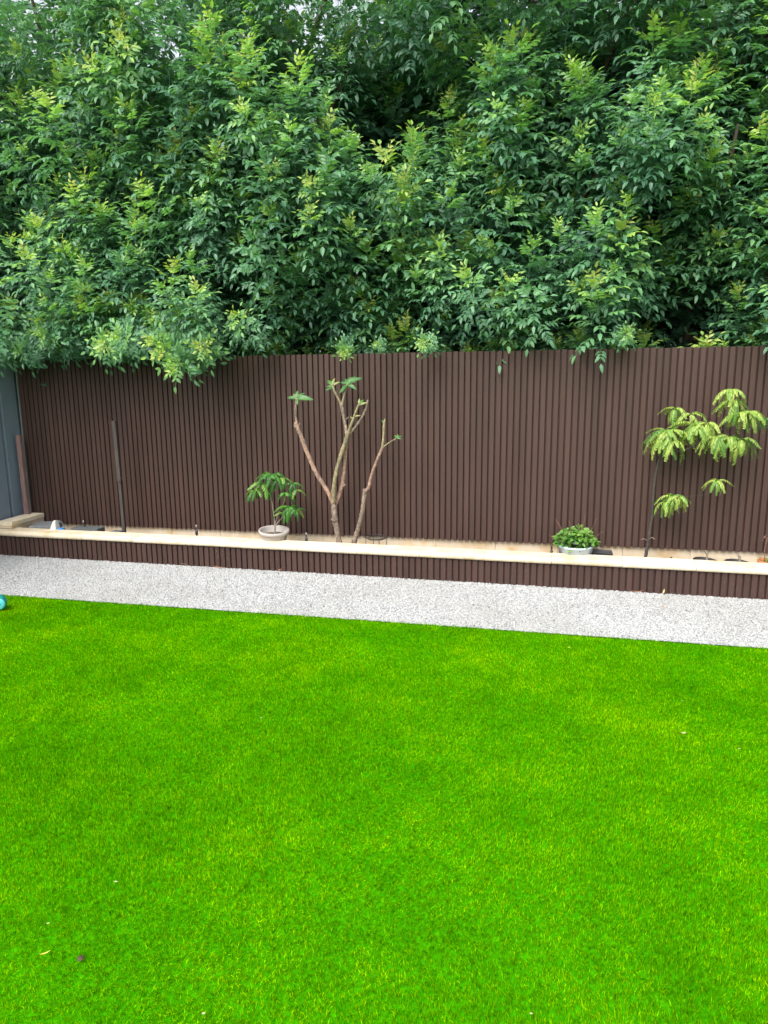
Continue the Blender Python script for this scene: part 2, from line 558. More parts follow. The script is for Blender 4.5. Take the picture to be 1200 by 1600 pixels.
# limestone wall the fence stands on
lw = tag(empty('limestone_footing', (FX0, FY(FX0), 0), math.atan(FENCE_SL)),
         'low cream limestone block footing showing below the slat fence', 'wall')
nb = int(L / 0.52) + 1
for i in range(nb):
    x0 = i * 0.52 + .0006
    x1 = min((i + 1) * 0.52 - .0006, L)
    z = ZB(FX0 + (x0 + x1) / 2 * cs) + .06
    link('block', box_mesh('block', (x0, .034, -.02), (x1, .20, z + .004), M['lime_stained_shaded'], .003, 1), lw)
# the footing face stands just under the slats; keep the top below the backing board's lower edge
for o in lw.children:
    for v in o.data.vertices:
        if v.co.z > 0.1: v.co.z -= 0.064

# ------------------------------------------------------------------ side steel fence
sf = tag(empty('steel_fence', (STEEL_X, 6.1, 0)), 'slate blue ribbed steel sheet fence along the side boundary', 'fence')


def steel_sheet(y0, y1):
    prof, y = [], y0
    while y < y1 - .01:
        for dy, d in ((0, 0), (.205, 0), (.212, -.030), (.243, -.030), (.25, 0)):
            prof.append((min(y + dy, y1), d))
        y += .25
    V, F = [], []
    for k, (yy, d) in enumerate(prof):
        V += [(d, -yy, -.02), (d, -yy, 1.80)]
        if k: F.append((2 * k - 2, 2 * k, 2 * k + 1, 2 * k - 1))
    return mesh('sheet', V, F, M['steel'])


for k in range(3):
    y0 = k * 2.37 - 0.3
    s = link('sheet', steel_sheet(y0, y0 + 2.30), sf)
    s.modifiers.new('thick', 'SOLIDIFY').thickness = 0.004
    link('post', box_mesh('post', (-.035, -(y0 + 2.365), -.02), (.012, -(y0 + 2.305), 1.82), M['steel'], .003, 1), sf)
    link('top_rail', box_mesh('top_rail', (-.032, -(y0 + 2.30), 1.80), (.014, -y0, 1.845), M['steel'], .003, 1), sf)

# ------------------------------------------------------------------ raised planter
PX0 = STEEL_X + 0.03
planter = tag(empty('raised_planter', (PX0, PLY(PX0), 0), math.atan(PL_SLOPE)),
              'long low raised planter faced in brown slats with cream limestone coping', 'planter')
LP = 3.4 - PX0
psm = slat_mesh('slat', 0.0405, 0.018)
TOP_S = 0.186
for i in range(int(LP / PITCH_S)):
    lx = (i + .5) * PITCH_S
    link('slat', psm, planter, (lx, random.uniform(-.0008, .0008), -.004 + random.uniform(-.002, .002)), None, (random.uniform(.98, 1.02), 1, TOP_S + .0 + random.uniform(-.002, .002)))
link('wall_core', box_mesh('wall_core', (0, .0203, -.02), (LP, .12, TOP_S - .004), M['slat']), planter)


def coping_mesh(name, l, dep=0.172, h=0.052):
    """bullnosed block along x; front nose at y<0"""
    prof = []
    r = h / 2
    for k in range(9):
        a = math.pi / 2 + math.pi * k / 8
        prof.append((r * .85 + math.cos(a) * r * .85, r + math.sin(a) * r))
    prof = [(dep - .003, 0), (dep, .003), (dep, h - .003), (dep - .003, h)] + prof
    n = len(prof)
    V = []
    for x, ins in ((0, .003), (.003, 0), (l - .003, 0), (l, .003)):
        for (y, z) in prof:
            cy, cz = dep / 2, h / 2
            V.append((x, y + (cy - y) * ins * 8, z + (cz - z) * ins * 12))
    F = []
    for s in range(3):
        for i in range(n):
            j = (i + 1) % n
            F.append((s * n + i, (s + 1) * n + i, (s + 1) * n + j, s * n + j))
    F += [tuple(range(n)), tuple(range(4 * n - 1, 3 * n - 1, -1))]
    me = mesh(name, V, F, M['lime'], False)
    return me


cl = 0.523
cme = coping_mesh('coping_block', cl - .0025)
joint = (-0.435 - PX0) / math.cos(math.atan(PL_SLOPE))
k0 = -int(joint / cl) - 1
for k in range(k0, 9):
    x = joint + k * cl
    if x > LP - cl: break
    if x < -0.1: x = x
    link('coping_block', cme, planter, (x, -.026 + random.uniform(-.0015, .0015), TOP_S + random.uniform(-.001, .001)), (0, 0, random.uniform(-.002, .002)))
COP_TOP = TOP_S + .052
# return wall at the left end: two courses of limestone
rx1 = at(67, 802, FY(-4.9) - .03).x
rz = at(67, 802, FY(-4.9) - .03).z
ret = tag(empty('end_wall', (rx1, 0, 0)), 'short cream limestone end wall closing the planter at the steel fence', 'wall')
yb0, yb1 = PLY(rx1) + .152, FY(rx1) - .012
yf = PLY(rx1) + .06
half = (yb1 - yb0) / 2
ym = yb0 + half * .75
for (a, b) in ((yf, ym), (ym, yb1)):
    link('coping_block', box_mesh('coping_block', (-.165, a + .001, rz - .042), (.0, b - .001, rz), M['lime'], .004, 2), ret)
for (a, b) in ((yb0, yb0 + half * 1.1), (yb0 + half * 1.1, yb1)):
    link('block', box_mesh('block', (-.160, a + .001, -.02), (-.006, b - .001, rz - .044), M['lime_stained_shaded'], .004, 2), ret)

link('block', box_mesh('block', (-.160, yf + .002, COP_TOP + .004), (-.006, yb0 - .001, rz - .044), M['lime_stained_shaded'], .003, 1), ret)

# soil in the planter
SOIL_Z = 0.125
nx, ny = 120, 8
V = []; F = []
for i in range(nx + 1):
    x = rx1 + (3.2 - rx1) * i / nx
    for j in range(ny + 1):
        y0, y1 = PLY(x) + .121, FY(x) + .03
        V.append((x, y0 + (y1 - y0) * j / ny, SOIL_Z + random.uniform(-.008, .008)))
for i in range(nx):
    for j in range(ny):
        a = i * (ny + 1) + j
        F.append((a, a + ny + 1, a + ny + 2, a + 1))
tag(link('soil', mesh('soil', V, F, M['soil'], True)), kind='structure')


# ------------------------------------------------------------------ grass and gravel (stuff)
def vnoise(x, y, seed=0):
    """cheap smooth value noise, arrays"""
    r = np.random.default_rng(seed)
    G = r.random((64, 64))
    xi = np.floor(x).astype(int); yi = np.floor(y).astype(int)
    fx = x - xi; fy = y - yi
    fx = fx * fx * (3 - 2 * fx); fy = fy * fy * (3 - 2 * fy)
    g = lambda a, b: G[a % 64, b % 64]
    return (g(xi, yi) * (1 - fx) + g(xi + 1, yi) * fx) * (1 - fy) + (g(xi, yi + 1) * (1 - fx) + g(xi + 1, yi + 1) * fx) * fy


def in_view(x, y, margin):
    """rows of ground points near what the camera can see (with a side margin in metres)"""
    d = np.stack([x, y, np.full_like(x, -CAM_H)], 1)
    depth = d @ np.array(FW)
    sx = (d @ np.array(RT))
    half_w = depth * 600 / F_PX
    return (depth > 0.3) & (np.abs(sx) < half_w + margin)


def make_grass():
    n = int((4.2 - STEEL_X) * 3.65 * 46000)
    x = rng.uniform(STEEL_X + .01, 4.2, n); y = rng.uniform(0.93, 4.58, n)
    keep = 1 - .42 * np.clip((y - 1.6) / 2.6, 0, 1)          # farther blades are fewer and a little wider
    k = (rng.random(n) < keep) & in_view(x, y, 1.35 + rng.normal(0, .06, n))
    k &= y < LAWN_Y(x) - .004 + rng.normal(0, .009, n) + .016 * (vnoise(x * 6, y * 0, 31) - .5)
    x, y, ws = x[k], y[k], 1.12 / np.sqrt(keep[k])
    n = len(x)
    ln = rng.uniform(.013, .026, n) * (0.85 + 0.3 * vnoise(x * 2.2, y * 2.2, 3))
    wd = rng.uniform(.0008, .0014, n) * ws
    # pile leans one way, swirled by footsteps
    lean_a = -math.pi / 2 + 3.0 * (vnoise(x * 1.3 + 9, y * 1.3, 5) - .5) + rng.normal(0, 1.2, n)
    lean = np.clip(0.45 + 0.8 * (vnoise(x * 2.0, y * 2.0 + 5, 8) - .5) + rng.normal(0, .30, n), 0.02, 1.4)
    dx, dy = np.cos(lean_a), np.sin(lean_a)
    fa = rng.uniform(0, math.pi, n)
    sx, sy = np.cos(fa) * wd, np.sin(fa) * wd
    z0 = -.012
    hz1 = ln * .5 * np.cos(lean * .5); hr1 = ln * .5 * np.sin(lean * .5)
    hz2 = hz1 + ln * .5 * np.cos(lean * 1.35); hr2 = hr1 + ln * .5 * np.sin(lean * 1.35)
    V = np.zeros((n, 4, 3), np.float32)
    V[:, 0] = np.stack([x, y, np.full(n, z0)], 1)
    V[:, 1] = np.stack([x + dx * hr1 + sx, y + dy * hr1 + sy, z0 + hz1], 1)
    V[:, 2] = np.stack([x + dx * hr1 - sx, y + dy * hr1 - sy, z0 + hz1], 1)
    V[:, 3] = np.stack([x + dx * hr2, y + dy * hr2, z0 + hz2], 1)
    b = (np.arange(n) * 4)[:, None]
    T = np.array([[0, 1, 2], [2, 1, 3]])
    F = (b[:, None, :] + T[None]).reshape(-1, 3)
    age = np.repeat(np.clip(rng.beta(2.2, 2.4, n), 0, 1), 4)
    me = np_mesh('grass', V.reshape(-1, 3), F, M['grass'], False, {'age': age})
    return tag(link('grass', me), 'bright green artificial turf blades covering the whole lawn', 'grass', kind='stuff')


make_grass()


def make_gravel():
    n = int((2.9 - STEEL_X) * 1.28 * 9600)
    x = rng.uniform(STEEL_X, 2.9, n); y = rng.uniform(4.4, 5.68, n)
    k = (y > LAWN_Y(x) + .004) & (y < PLY(x) + .003)
    x, y = x[k], y[k]; n = len(x)
    r = rng.uniform(.0042, .0080, n)
    V = np.zeros((n, 9, 3), np.float32)
    a0 = rng.uniform(0, 6.28, n)
    st = rng.uniform(.75, 1.4, n)
    rot = rng.uniform(0, 6.28, n)
    z = rng.uniform(-.010, -.003, n)
    tilt = rng.normal(0, .22, (n, 2))
    for i in range(9):
        if i < 6:
            a = a0 + i * math.pi / 3; rr = r * rng.uniform(.8, 1.15, n); h = r * rng.uniform(-.1, .25, n)
        else:
            a = a0 + (i - 6) * 2 * math.pi / 3 + .5; rr = r * rng.uniform(.35, .65, n); h = r * rng.uniform(.55, .95, n)
        px, py = rr * np.cos(a) * st, rr * np.sin(a)
        qx = px * np.cos(rot) - py * np.sin(rot); qy = px * np.sin(rot) + py * np.cos(rot)
        V[:, i] = np.stack([x + qx, y + qy, z + h + qx * tilt[:, 0] + qy * tilt[:, 1]], 1)
    T = np.array([[0, 1, 6], [1, 2, 7], [1, 7, 6], [2, 3, 7], [3, 4, 8], [3, 8, 7], [4, 5, 8], [5, 0, 6], [5, 6, 8], [6, 7, 8]])
    F = ((np.arange(n) * 9)[:, None, None] + T[None]).reshape(-1, 3)
    age = np.repeat(rng.random(n), 9)
    me = np_mesh('gravel', V.reshape(-1, 3), F, M['stone'], False, {'age': age})
    return tag(link('gravel', me), 'pale grey white crushed stone gravel filling the path', 'gravel', kind='stuff')


make_gravel()


# ------------------------------------------------------------------ leaf building blocks
class Geo:
    def __init__(s): s.V, s.F, s.A, s.n = [], [], [], 0

    def add(s, V, F, age):
        s.V.append(V); s.F.append(F + s.n); s.n += len(V)
        s.A.append(np.full(len(V), age) if np.isscalar(age) else age)

    def build(s, name, mat, smooth=True):
        return np_mesh(name, np.concatenate(s.V), np.concatenate(s.F), mat, smooth, {'age': np.concatenate(s.A)})


LF8 = np.array([[0, 1, 2], [0, 2, 3], [1, 4, 5], [1, 5, 2], [2, 5, 6], [2, 6, 3], [4, 7, 5], [5, 7, 6]])
LF4 = np.array([[0, 1, 2], [0, 3, 1]])


def nrm(v): return v / (np.linalg.norm(v) + 1e-9)


def leaflet(geo, base, d, up, l, wd, age, droop=0.25, fold=0.25, simple_=False):
    """blade from base along d, up = upper face normal; drooping tip, folded along the midrib"""
    d = nrm(d); s = nrm(np.cross(d, up)); u = np.cross(s, d)
    if simple_:
        V = np.array([base, base + d * l - u * droop * l * .6, base + d * l * .45 + s * wd * .5 + u * fold * wd * .3, base + d * l * .45 - s * wd * .5 + u * fold * wd * .3])
        geo.add(V, LF4, age); return
    P = lambda t: base + d * l * t - u * (droop * l * t * t)
    f = u * fold * wd * .5
    V = np.array([base,
                  P(.32) - s * wd * .46 + f, P(.32), P(.32) + s * wd * .46 + f,
                  P(.68) - s * wd * .38 + f * .8, P(.68), P(.68) + s * wd * .38 + f * .8,
                  P(1.0)])
    geo.add(V, LF8, age)


def twig(geo, pts, r0, r1, age=0.1):
    """3-sided twig"""
    P = [np.array(p, float) for p in pts]
    V = []
    for i, p in enumerate(P):
        t = nrm(P[min(i + 1, len(P) - 1)] - P[max(i - 1, 0)])
        s = nrm(np.cross(t, np.array([.3, .9, .1]))); b = np.cross(t, s)
        r = r0 + (r1 - r0) * i / (len(P) - 1)
        for k in range(3):
            a = 2.094 * k
            V.append(p + (s * math.cos(a) + b * math.sin(a)) * r)
    F = []
    for i in range(len(P) - 1):
        for k in range(3):
            a, c = i * 3 + k, i * 3 + (k + 1) % 3
            F += [[a, c, c + 3], [a, c + 3, a + 3]]
    geo.add(np.array(V), np.array(F), age)


DOWN = np.array([0, 0, -1.0])


def compound_leaf(geo, base, d, l, age, npairs=3, ll=.07, lw=.03, droop=.9, simple_=False):
    """pinnate leaf: rachis curving down, pairs of leaflets and one at the end"""
    d = nrm(d)
    pts = [base]; dirs = [d]
    seg = 6
    cur = d
    for i in range(seg):
        cur = nrm(cur + DOWN * droop / seg)
        pts.append(pts[-1] + cur * l / seg); dirs.append(cur)
    if not simple_: twig(geo, pts[::2], .0016, .0008, age)
    for k in range(npairs + 1):
        t = .38 + .62 * k / npairs
        i = min(int(t * seg), seg)
        p, dd = pts[i], dirs[i]
        side = nrm(np.cross(dd, np.array([0, 0, 1.0]) + .001))
        upn = nrm(np.cross(side, dd))
        if upn[2] < 0: upn = -upn
        if k == npairs:
            leaflet(geo, p, dd + rng.normal(0, .08, 3), upn, ll * rng.uniform(.95, 1.2), lw * 1.05, age + rng.normal(0, .03), .3, .3, simple_)
        else:
            for sg in (-1, 1):
                ld = dd * .66 + side * sg * .85 + DOWN * .06 + rng.normal(0, .12, 3)
                leaflet(geo, p, ld, upn + side * sg * .15, ll * rng.uniform(.8, 1.1) * (.85 + .25 * t), lw * rng.uniform(.85, 1.15), age + rng.normal(0, .03), .3, .3, simple_)


def shoot_geo(geo, M4=None, simple_=False, nleaf=24, length=.55, bright=1.0):
    g = Geo()
    bend = rng.normal(0, .10, 2)
    st = lambda t: np.array([bend[0] * t * t * length, bend[1] * t * t * length, t * length])
    if not simple_: twig(g, [st(t) for t in np.linspace(0, 1, 6)], .0045, .0014, .05)
    a = rng.uniform(0, 6.28)
    for i in range(nleaf):
        t = (i + .5) / nleaf
        a += 2.4 + rng.normal(0, .15)
        el = rad(12 + 58 * t ** 1.4 + rng.normal(0, 11))
        ln = (.19 + .06 * math.sin(math.pi * min(1, t * 1.1))) * (1 - .55 * max(0, t - .72) / .28) * rng.uniform(.85, 1.15)
        d = np.array([math.cos(a) * math.cos(el), math.sin(a) * math.cos(el), math.sin(el)])
        age = (.10 + .36 * t + .46 * max(0, t - .55) / .45) * bright
        sc = ln / .23
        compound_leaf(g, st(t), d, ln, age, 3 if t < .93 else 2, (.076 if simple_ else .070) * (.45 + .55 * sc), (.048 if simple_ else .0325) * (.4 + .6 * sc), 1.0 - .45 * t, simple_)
    V = np.concatenate(g.V); F = np.concatenate(g.F); A = np.concatenate(g.A)
    if M4 is not None:
        V = V @ M4[:3, :3].T + M4[:3, 3]
    geo.add(V, F, A)


def shoot_mesh(**kw):
    g = Geo(); shoot_geo(g, **kw)
    return g.build('leafy_shoot', M['leaf'])


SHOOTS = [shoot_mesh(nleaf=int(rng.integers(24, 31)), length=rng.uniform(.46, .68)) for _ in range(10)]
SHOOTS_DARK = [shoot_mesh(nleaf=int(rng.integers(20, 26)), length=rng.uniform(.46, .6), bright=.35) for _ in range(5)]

# plain leaf masses for the inner foliage, turned and joined per tree
INNER = []
for _ in range(8):
    _g = Geo(); shoot_geo(_g, None, True, 18, .5, .5)
    INNER.append((np.concatenate(_g.V), np.concatenate(_g.F), np.concatenate(_g.A)))

# ------------------------------------------------------------------ the trees behind the fence
# dark hollows in the foliage, as (x, z, radius, depth) on the face of the foliage
HOLES = []
for px, py, rpx, dep in ((565, 70, 55, 1.3), (590, 190, 50, 1.3), (690, 100, 50, .9), (640, 420, 34, .9), (55, 190, 45, .8), (60, 350, 40, .9),
                         (160, 190, 45, .7), (320, 420, 40, .6), (925, 50, 45, 1.1), (1062, 500, 50, 1.5), (1130, 470, 45, 1.0), (905, 350, 32, .7),
                         (720, 385, 30, .8), (20, 480, 35, .6), (470, 500, 40, .5), (860, 150, 30, .7), (1080, 350, 38, .5), (400, 60, 40, .7), (1010, 520, 30, .9), (620, 480, 30, .6), (745, 260, 30, .5)):
    p = at(px, py, 6.2)
    HOLES.append((p.x, p.z, rpx / F_PX * 6.3, dep))


def smooth(a, b, t):
    t = min(1, max(0, (t - a) / (b - a)))
    return t * t * (3 - 2 * t)


def vn1(x, y, s): return float(vnoise(np.array([x]), np.array([y]), s)[0])


def front(x, z):
    """where the face of the foliage stands"""
    left = 1 - smooth(-3.1, -2.5, x)
    y = 6.18 + .10 * (z - 2)
    y -= left * .42 * (1 - smooth(2.0, 3.6, z))
    y += (vn1(x * 1.5 + 3, z * 1.0, 21) - .5) * .75 + (vn1(x * 3.0, z * 1.8, 22) - .5) * .45
    for hx, hz, hr, dep in HOLES:
        q = ((x - hx) / hr) ** 2 + ((z - hz) / (hr * 1.25)) ** 2
        if q < 4: y += dep * math.exp(-q * 1.1)
    return y


HOLLOWS = [(1062, 500, 30, 7.25), (590, 195, 30, 7.2), (565, 75, 28, 7.0), (640, 420, 20, 7.1), (55, 345, 20, 6.9), (925, 50, 22, 7.2), (1120, 480, 20, 7.2)]


def hollow(p):
    d = p - Vector((0, 0, CAM_H))
    k = d.dot(FW)
    qx, qy = 600 + F_PX * d.dot(RT) / k, 800 - F_PX * d.dot(UP) / k
    return any((qx - a) ** 2 + (qy - b) ** 2 < r * r and p.y < yy for a, b, r, yy in HOLLOWS)


TREES = [(-5.35, 7.9, 'leafy tree over the left corner where the slat and steel fences meet'),
         (-2.75, 7.7, 'leafy tree behind the fence above the potted fern-leaved plant'),
         (-0.15, 7.9, 'leafy tree behind the fence above the pale herb pot'),
         (1.29, 7.45, 'leafy tree with its trunk showing over the right end of the fence')]
XB = [-7.0, -4.05, -1.45, .75, 3.6]
ZTOP = 6.6


def rotm(lean, az, spin, s, p):
    """shoot matrix: lean the shoot by `lean` towards azimuth az"""
    R_ = Matrix.Rotation(az, 4, 'Z') @ Matrix.Rotation(lean, 4, 'Y') @ Matrix.Rotation(-az + spin, 4, 'Z')
    return Matrix.Translation(p) @ R_ @ Matrix.Scale(s, 4)


for ti, (tx, ty, lab) in enumerate(TREES):
    root = tag(empty('leafy_tree', (tx, ty, -.02)), lab, 'tree', 'trees behind the slat fence')
    org = Vector((tx, ty, -.02))
    x0, x1 = XB[ti], XB[ti + 1]
    # trunk and limbs
    tp = [(0, 0, 0), (.03, -.02, .8), (-.02, .02, 1.7), (.05, -.05, 2.6), (0, -.1, 3.8), (.05, 0, 5.2)]
    tr_ = [.13, .105, .095, .085, .06, .02]
    trunk = link('trunk', tube_mesh('trunk', tp, tr_, M['bark'], 10, .06, 4), root)
    for k in range(9):
        z = 1.5 + k * .42
        a = -math.pi / 2 + random.uniform(-1.5, 1.5) if k % 4 else random.uniform(0, 6.28)
        ln = random.uniform(.9, 1.5)
        b = Vector((.0, -.03, z))
        pts = [b, b + Vector((math.cos(a) * ln * .4, math.sin(a) * ln * .4, .30)), b + Vector((math.cos(a) * ln * .8, math.sin(a) * ln * .8, .75)), b + Vector((math.cos(a) * ln, math.sin(a) * ln, 1.15))]
        link('limb', tube_mesh('limb', pts, [.045, .034, .022, .010], M['bark'], 6, .06, 3), trunk)
    # inner foliage: one mass
    g = Geo()
    nin = 330
    for k_ in range(nin + 170):
        x = random.uniform(x0, x1); z = random.uniform(1.5, ZTOP)
        if k_ >= nin: z = random.uniform(1.6, 4.3)
        dpt = random.random() ** .8
        y = front(x, min(z, 5.2)) + .32 + 1.9 * dpt
        if k_ >= nin: y = 7.3 + 1.2 * random.random(); dpt = 1.2
        if z < 2.1: y = max(y, FY(x) + .55)
        if z > 5.0 and random.random() < .35: continue
        if z > 4.2 and x < -2.0 and random.random() < .55: continue
        mt = rotm(random.uniform(.1, .8), random.uniform(0, 6.28), random.uniform(0, 6.28), random.uniform(.95, 1.25) * (1 + .6 * dpt), Vector((x, y, z - .2)) - org)
        if hollow(Vector((x, y, z))): continue
        iv, if_, ia = random.choice(INNER)
        m_ = np.array(mt)
        g.add(iv @ m_[:3, :3].T + m_[:3, 3], if_, ia)
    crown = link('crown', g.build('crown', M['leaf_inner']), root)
    crown['kind'] = 'stuff'
    # bare inner twigs
    # shoots on the face of the foliage
    cnt = 0
    spots = []
    zz = 1.5                                   # plumes: a proud upright leader over two or three side shoots
    row = 0
    while zz < 5.3:
        xx = x0 + (.21 if row % 2 else 0) + random.uniform(0, .1)
        while xx < x1:
            cx, cz = xx + random.uniform(-.13, .13), zz + random.uniform(-.17, .17)
            push = random.uniform(-.42, -.04)
            spots.append((cx, cz + .10, push - .04, 'lead'))
            for sx in (-1, 1):
                spots.append((cx + sx * random.uniform(.09, .19), cz - random.uniform(.02, .20), push + .06 + random.uniform(-.05, .08), 'side'))
            xx += .40
        zz += .40; row += 1
    zz = 1.45
    while zz < 5.3:
        xx = x0 + random.uniform(0, .3)
        while xx < x1:
            spots.append((xx + random.uniform(-.1, .1), zz + random.uniform(-.1, .1), random.uniform(.20, .48), 'back'))
            xx += .36
        zz += .36
    random.shuffle(spots)
    for (x, z, push, role) in spots:
        if cnt >= 300: break
        layer = role == 'back'
        y = front(x, z) + push
        s = random.uniform(.86, 1.12) if role == 'lead' else random.uniform(.68, .95)
        lean = rad(random.gauss(14, 9) if role == 'lead' else random.gauss(32, 13))
        az = -math.pi / 2 + random.gauss(0, .6)
        p = Vector((x, y, z - .28 * s))
        if z < 2.05:
            # only foliage over the top of the fence; sprays hang over it on the left
            if x < -2.85:
                if layer: continue
                lean = rad(random.uniform(40, 88)); s *= random.uniform(.7, .95); az = -math.pi / 2 + random.gauss(0, .4)
                p = Vector((x, FY(x) + random.uniform(-.10, .12), ZT(max(x, FX0)) + random.uniform(.02, .22)))
            else:
                p.y = max(y, FY(x) + .46); p.z = max(p.z, 1.45)
                lean = rad(random.uniform(0, 22)); s *= .85
        if hollow(p + Vector((0, 0, .25))) or hollow(p + Vector((0, 0, .5))): continue
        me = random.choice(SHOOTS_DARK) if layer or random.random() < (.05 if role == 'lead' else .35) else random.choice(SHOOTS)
        o = link('leafy_shoot', me, crown)
        o.matrix_local = rotm(lean, az, random.uniform(0, 6.28), s, p - org)
        cnt += 1


# sprays that dip over the fence
crowns = [o for o in COL.objects if o.name.startswith('crown')]
for (px, py, Y, lean, s, ci) in ((300, 545, 5.76, 95, .80, 1), (318, 552, 5.72, 105, .85, 1), (335, 548, 5.78, 88, .7, 1), (288, 550, 5.70, 80, .7, 1), (230, 540, 5.72, 75, .8, 1), (180, 545, 5.70, 85, .7, 1), (120, 540, 5.74, 80, .75, 0), (70, 548, 5.76, 85, .7, 0), (20, 545, 5.8, 85, .75, 0), (400, 535, 5.85, 60, .7, 1),
                                 (540, 538, 5.84, 110, .42, 1), (597, 542, 5.86, 95, .28, 1), (672, 538, 5.86, 85, .45, 2), (970, 530, 5.88, 80, .42, 2)):
    p = at(px, py, Y)
    p.z = max(p.z, ZT(max(p.x, FX0)) + .03)
    o = link('leafy_shoot', random.choice(SHOOTS), crowns[ci])
    o.matrix_local = rotm(rad(lean), -math.pi / 2 + random.uniform(-.3, .3), random.uniform(0, 6.28), s, p - Vector((TREES[ci][0], TREES[ci][1], -.02)))

# ------------------------------------------------------------------ plants in the planter
def broad_leaf(l, wd, droop=.35, age=.4, n=7):
    """pointed oval leaf lying along +x, midrib folded"""
    V, F, A = [], [], []
    for i in range(n + 1):
        t = i / n
        hw = wd / 2 * (math.sin(math.pi * min(1, t ** .8)) ** .75) + .0006
        zc = -droop * l * t * t
        for k, yy in enumerate((-1, 0, 1)):
            V.append((l * t, yy * hw, zc + (abs(yy) * hw * .35)))
            A.append(age)
        if i:
            a = (i - 1) * 3
            for k in (0, 1):
                F += [(a + k, a + k + 3, a + k + 4), (a + k, a + k + 4, a + k + 1)]
    return np_mesh('leaf', np.array(V), np.array(F), M['broad_leaf'], True, {'age': np.array(A)})


BL = [broad_leaf(.12, .042, .3, .45), broad_leaf(.10, .036, .15, .35), broad_leaf(.085, .03, .4, .55), broad_leaf(.06, .018, .2, .95)]


def put_leaf(root, org, p, yaw, pitch, k=0, s=1.0, roll=0.0):
    o = link('leaf', BL[k], root)
    o.matrix_local = Matrix.Translation(Vector(p) - org) @ Euler((roll + .95 * math.cos(yaw), -pitch, yaw), 'XYZ').to_matrix().to_4x4() @ Matrix.Scale(s * .95 * random.uniform(.85, 1.15), 4)
    return o


def branch(root, name, pix, rpx, mat, org, jit=.13, n=9, sub=7, parent=None):
    """pix: (px, py, Y) points"""
    pts = [at(*q) - org for q in pix]
    radii = [r / F_PX * q[2] * .88 * (random.uniform(.92, 1.1) if r > 1.5 else 1) for r, q in zip(rpx, pix)]
    return link(name, tube_mesh(name, pts, radii, mat, n, jit, sub), parent or root)


# frangipani with three boughs
o1 = at(530, 858, 5.76); o1.z = SOIL_Z - .02
fr = tag(empty('frangipani', o1), 'bare-limbed frangipani with three boughs and a few leaves at its tips', 'tree')
branch(fr, 'trunk', [(531.5, 866, 5.76), (530, 846, 5.76), (525, 820, 5.76), (522, 795, 5.76), (521.5, 779, 5.76)], [7, 6, 5.4, 5.2, 5.2], M['frang_bark'], o1)
branch(fr, 'bough', [(521, 787, 5.76), (512, 768, 5.74), (493, 737, 5.73), (478, 702, 5.72), (466, 670, 5.71), (461.5, 660, 5.71)], [4.6, 4.4, 4.2, 4.0, 3.8, 3.4], M['frang_pink'], o1)
branch(fr, 'bough', [(466, 670, 5.71), (463, 657, 5.71), (462, 642, 5.70), (463.5, 622, 5.70)], [3.4, 2.7, 2.5, 2.4], M['frang_bark'], o1)
branch(fr, 'stub', [(463, 668, 5.71), (459, 664, 5.71)], [2.2, 1.8], M['frang_bark'], o1)
branch(fr, 'stub', [(465, 668, 5.71), (468.5, 662, 5.70)], [2.2, 1.8], M['frang_bark'], o1)
branch(fr, 'bough', [(521.5, 785, 5.75), (521.5, 765, 5.73), (524.5, 742, 5.72), (533, 710, 5.72), (540, 690, 5.73), (544, 676, 5.73)], [4.4, 4.1, 3.9, 3.9, 4.0, 3.9], M['frang_green'], o1)
branch(fr, 'bough', [(523, 790, 5.78), (531, 770, 5.78), (536.5, 748, 5.78), (539, 720, 5.77), (541.5, 692, 5.75)], [4.6, 4.0, 3.8, 3.5, 3.2], M['frang_pink'], o1)
branch(fr, 'bough', [(542.5, 682, 5.73), (540, 667, 5.75), (536.5, 648, 5.76), (533, 631, 5.77)], [3.8, 3.3, 3.1, 2.7], M['frang_bark'], o1)
branch(fr, 'bough', [(534, 635, 5.77), (528, 622, 5.76), (522.5, 611, 5.75), (519, 601, 5.75)], [2.4, 2.1, 2.2, 2.0], M['frang_green'], o1)
branch(fr, 'bough', [(534, 634, 5.77), (537.5, 619, 5.78), (543, 600, 5.78)], [2.2, 1.9, 1.6], M['frang_green'], o1)
branch(fr, 'bough', [(543, 682, 5.73), (547, 668, 5.70), (552, 655, 5.69), (558, 638, 5.68), (561, 632, 5.68)], [3.2, 2.8, 2.6, 2.2, 1.6], M['frang_green'], o1)
branch(fr, 'bough', [(545, 678, 5.73), (554, 669, 5.71), (565, 653, 5.71), (571, 640, 5.71), (575, 625, 5.71)], [2.6, 2.5, 2.3, 2.2, 1.7], M['frang_bark'], o1)
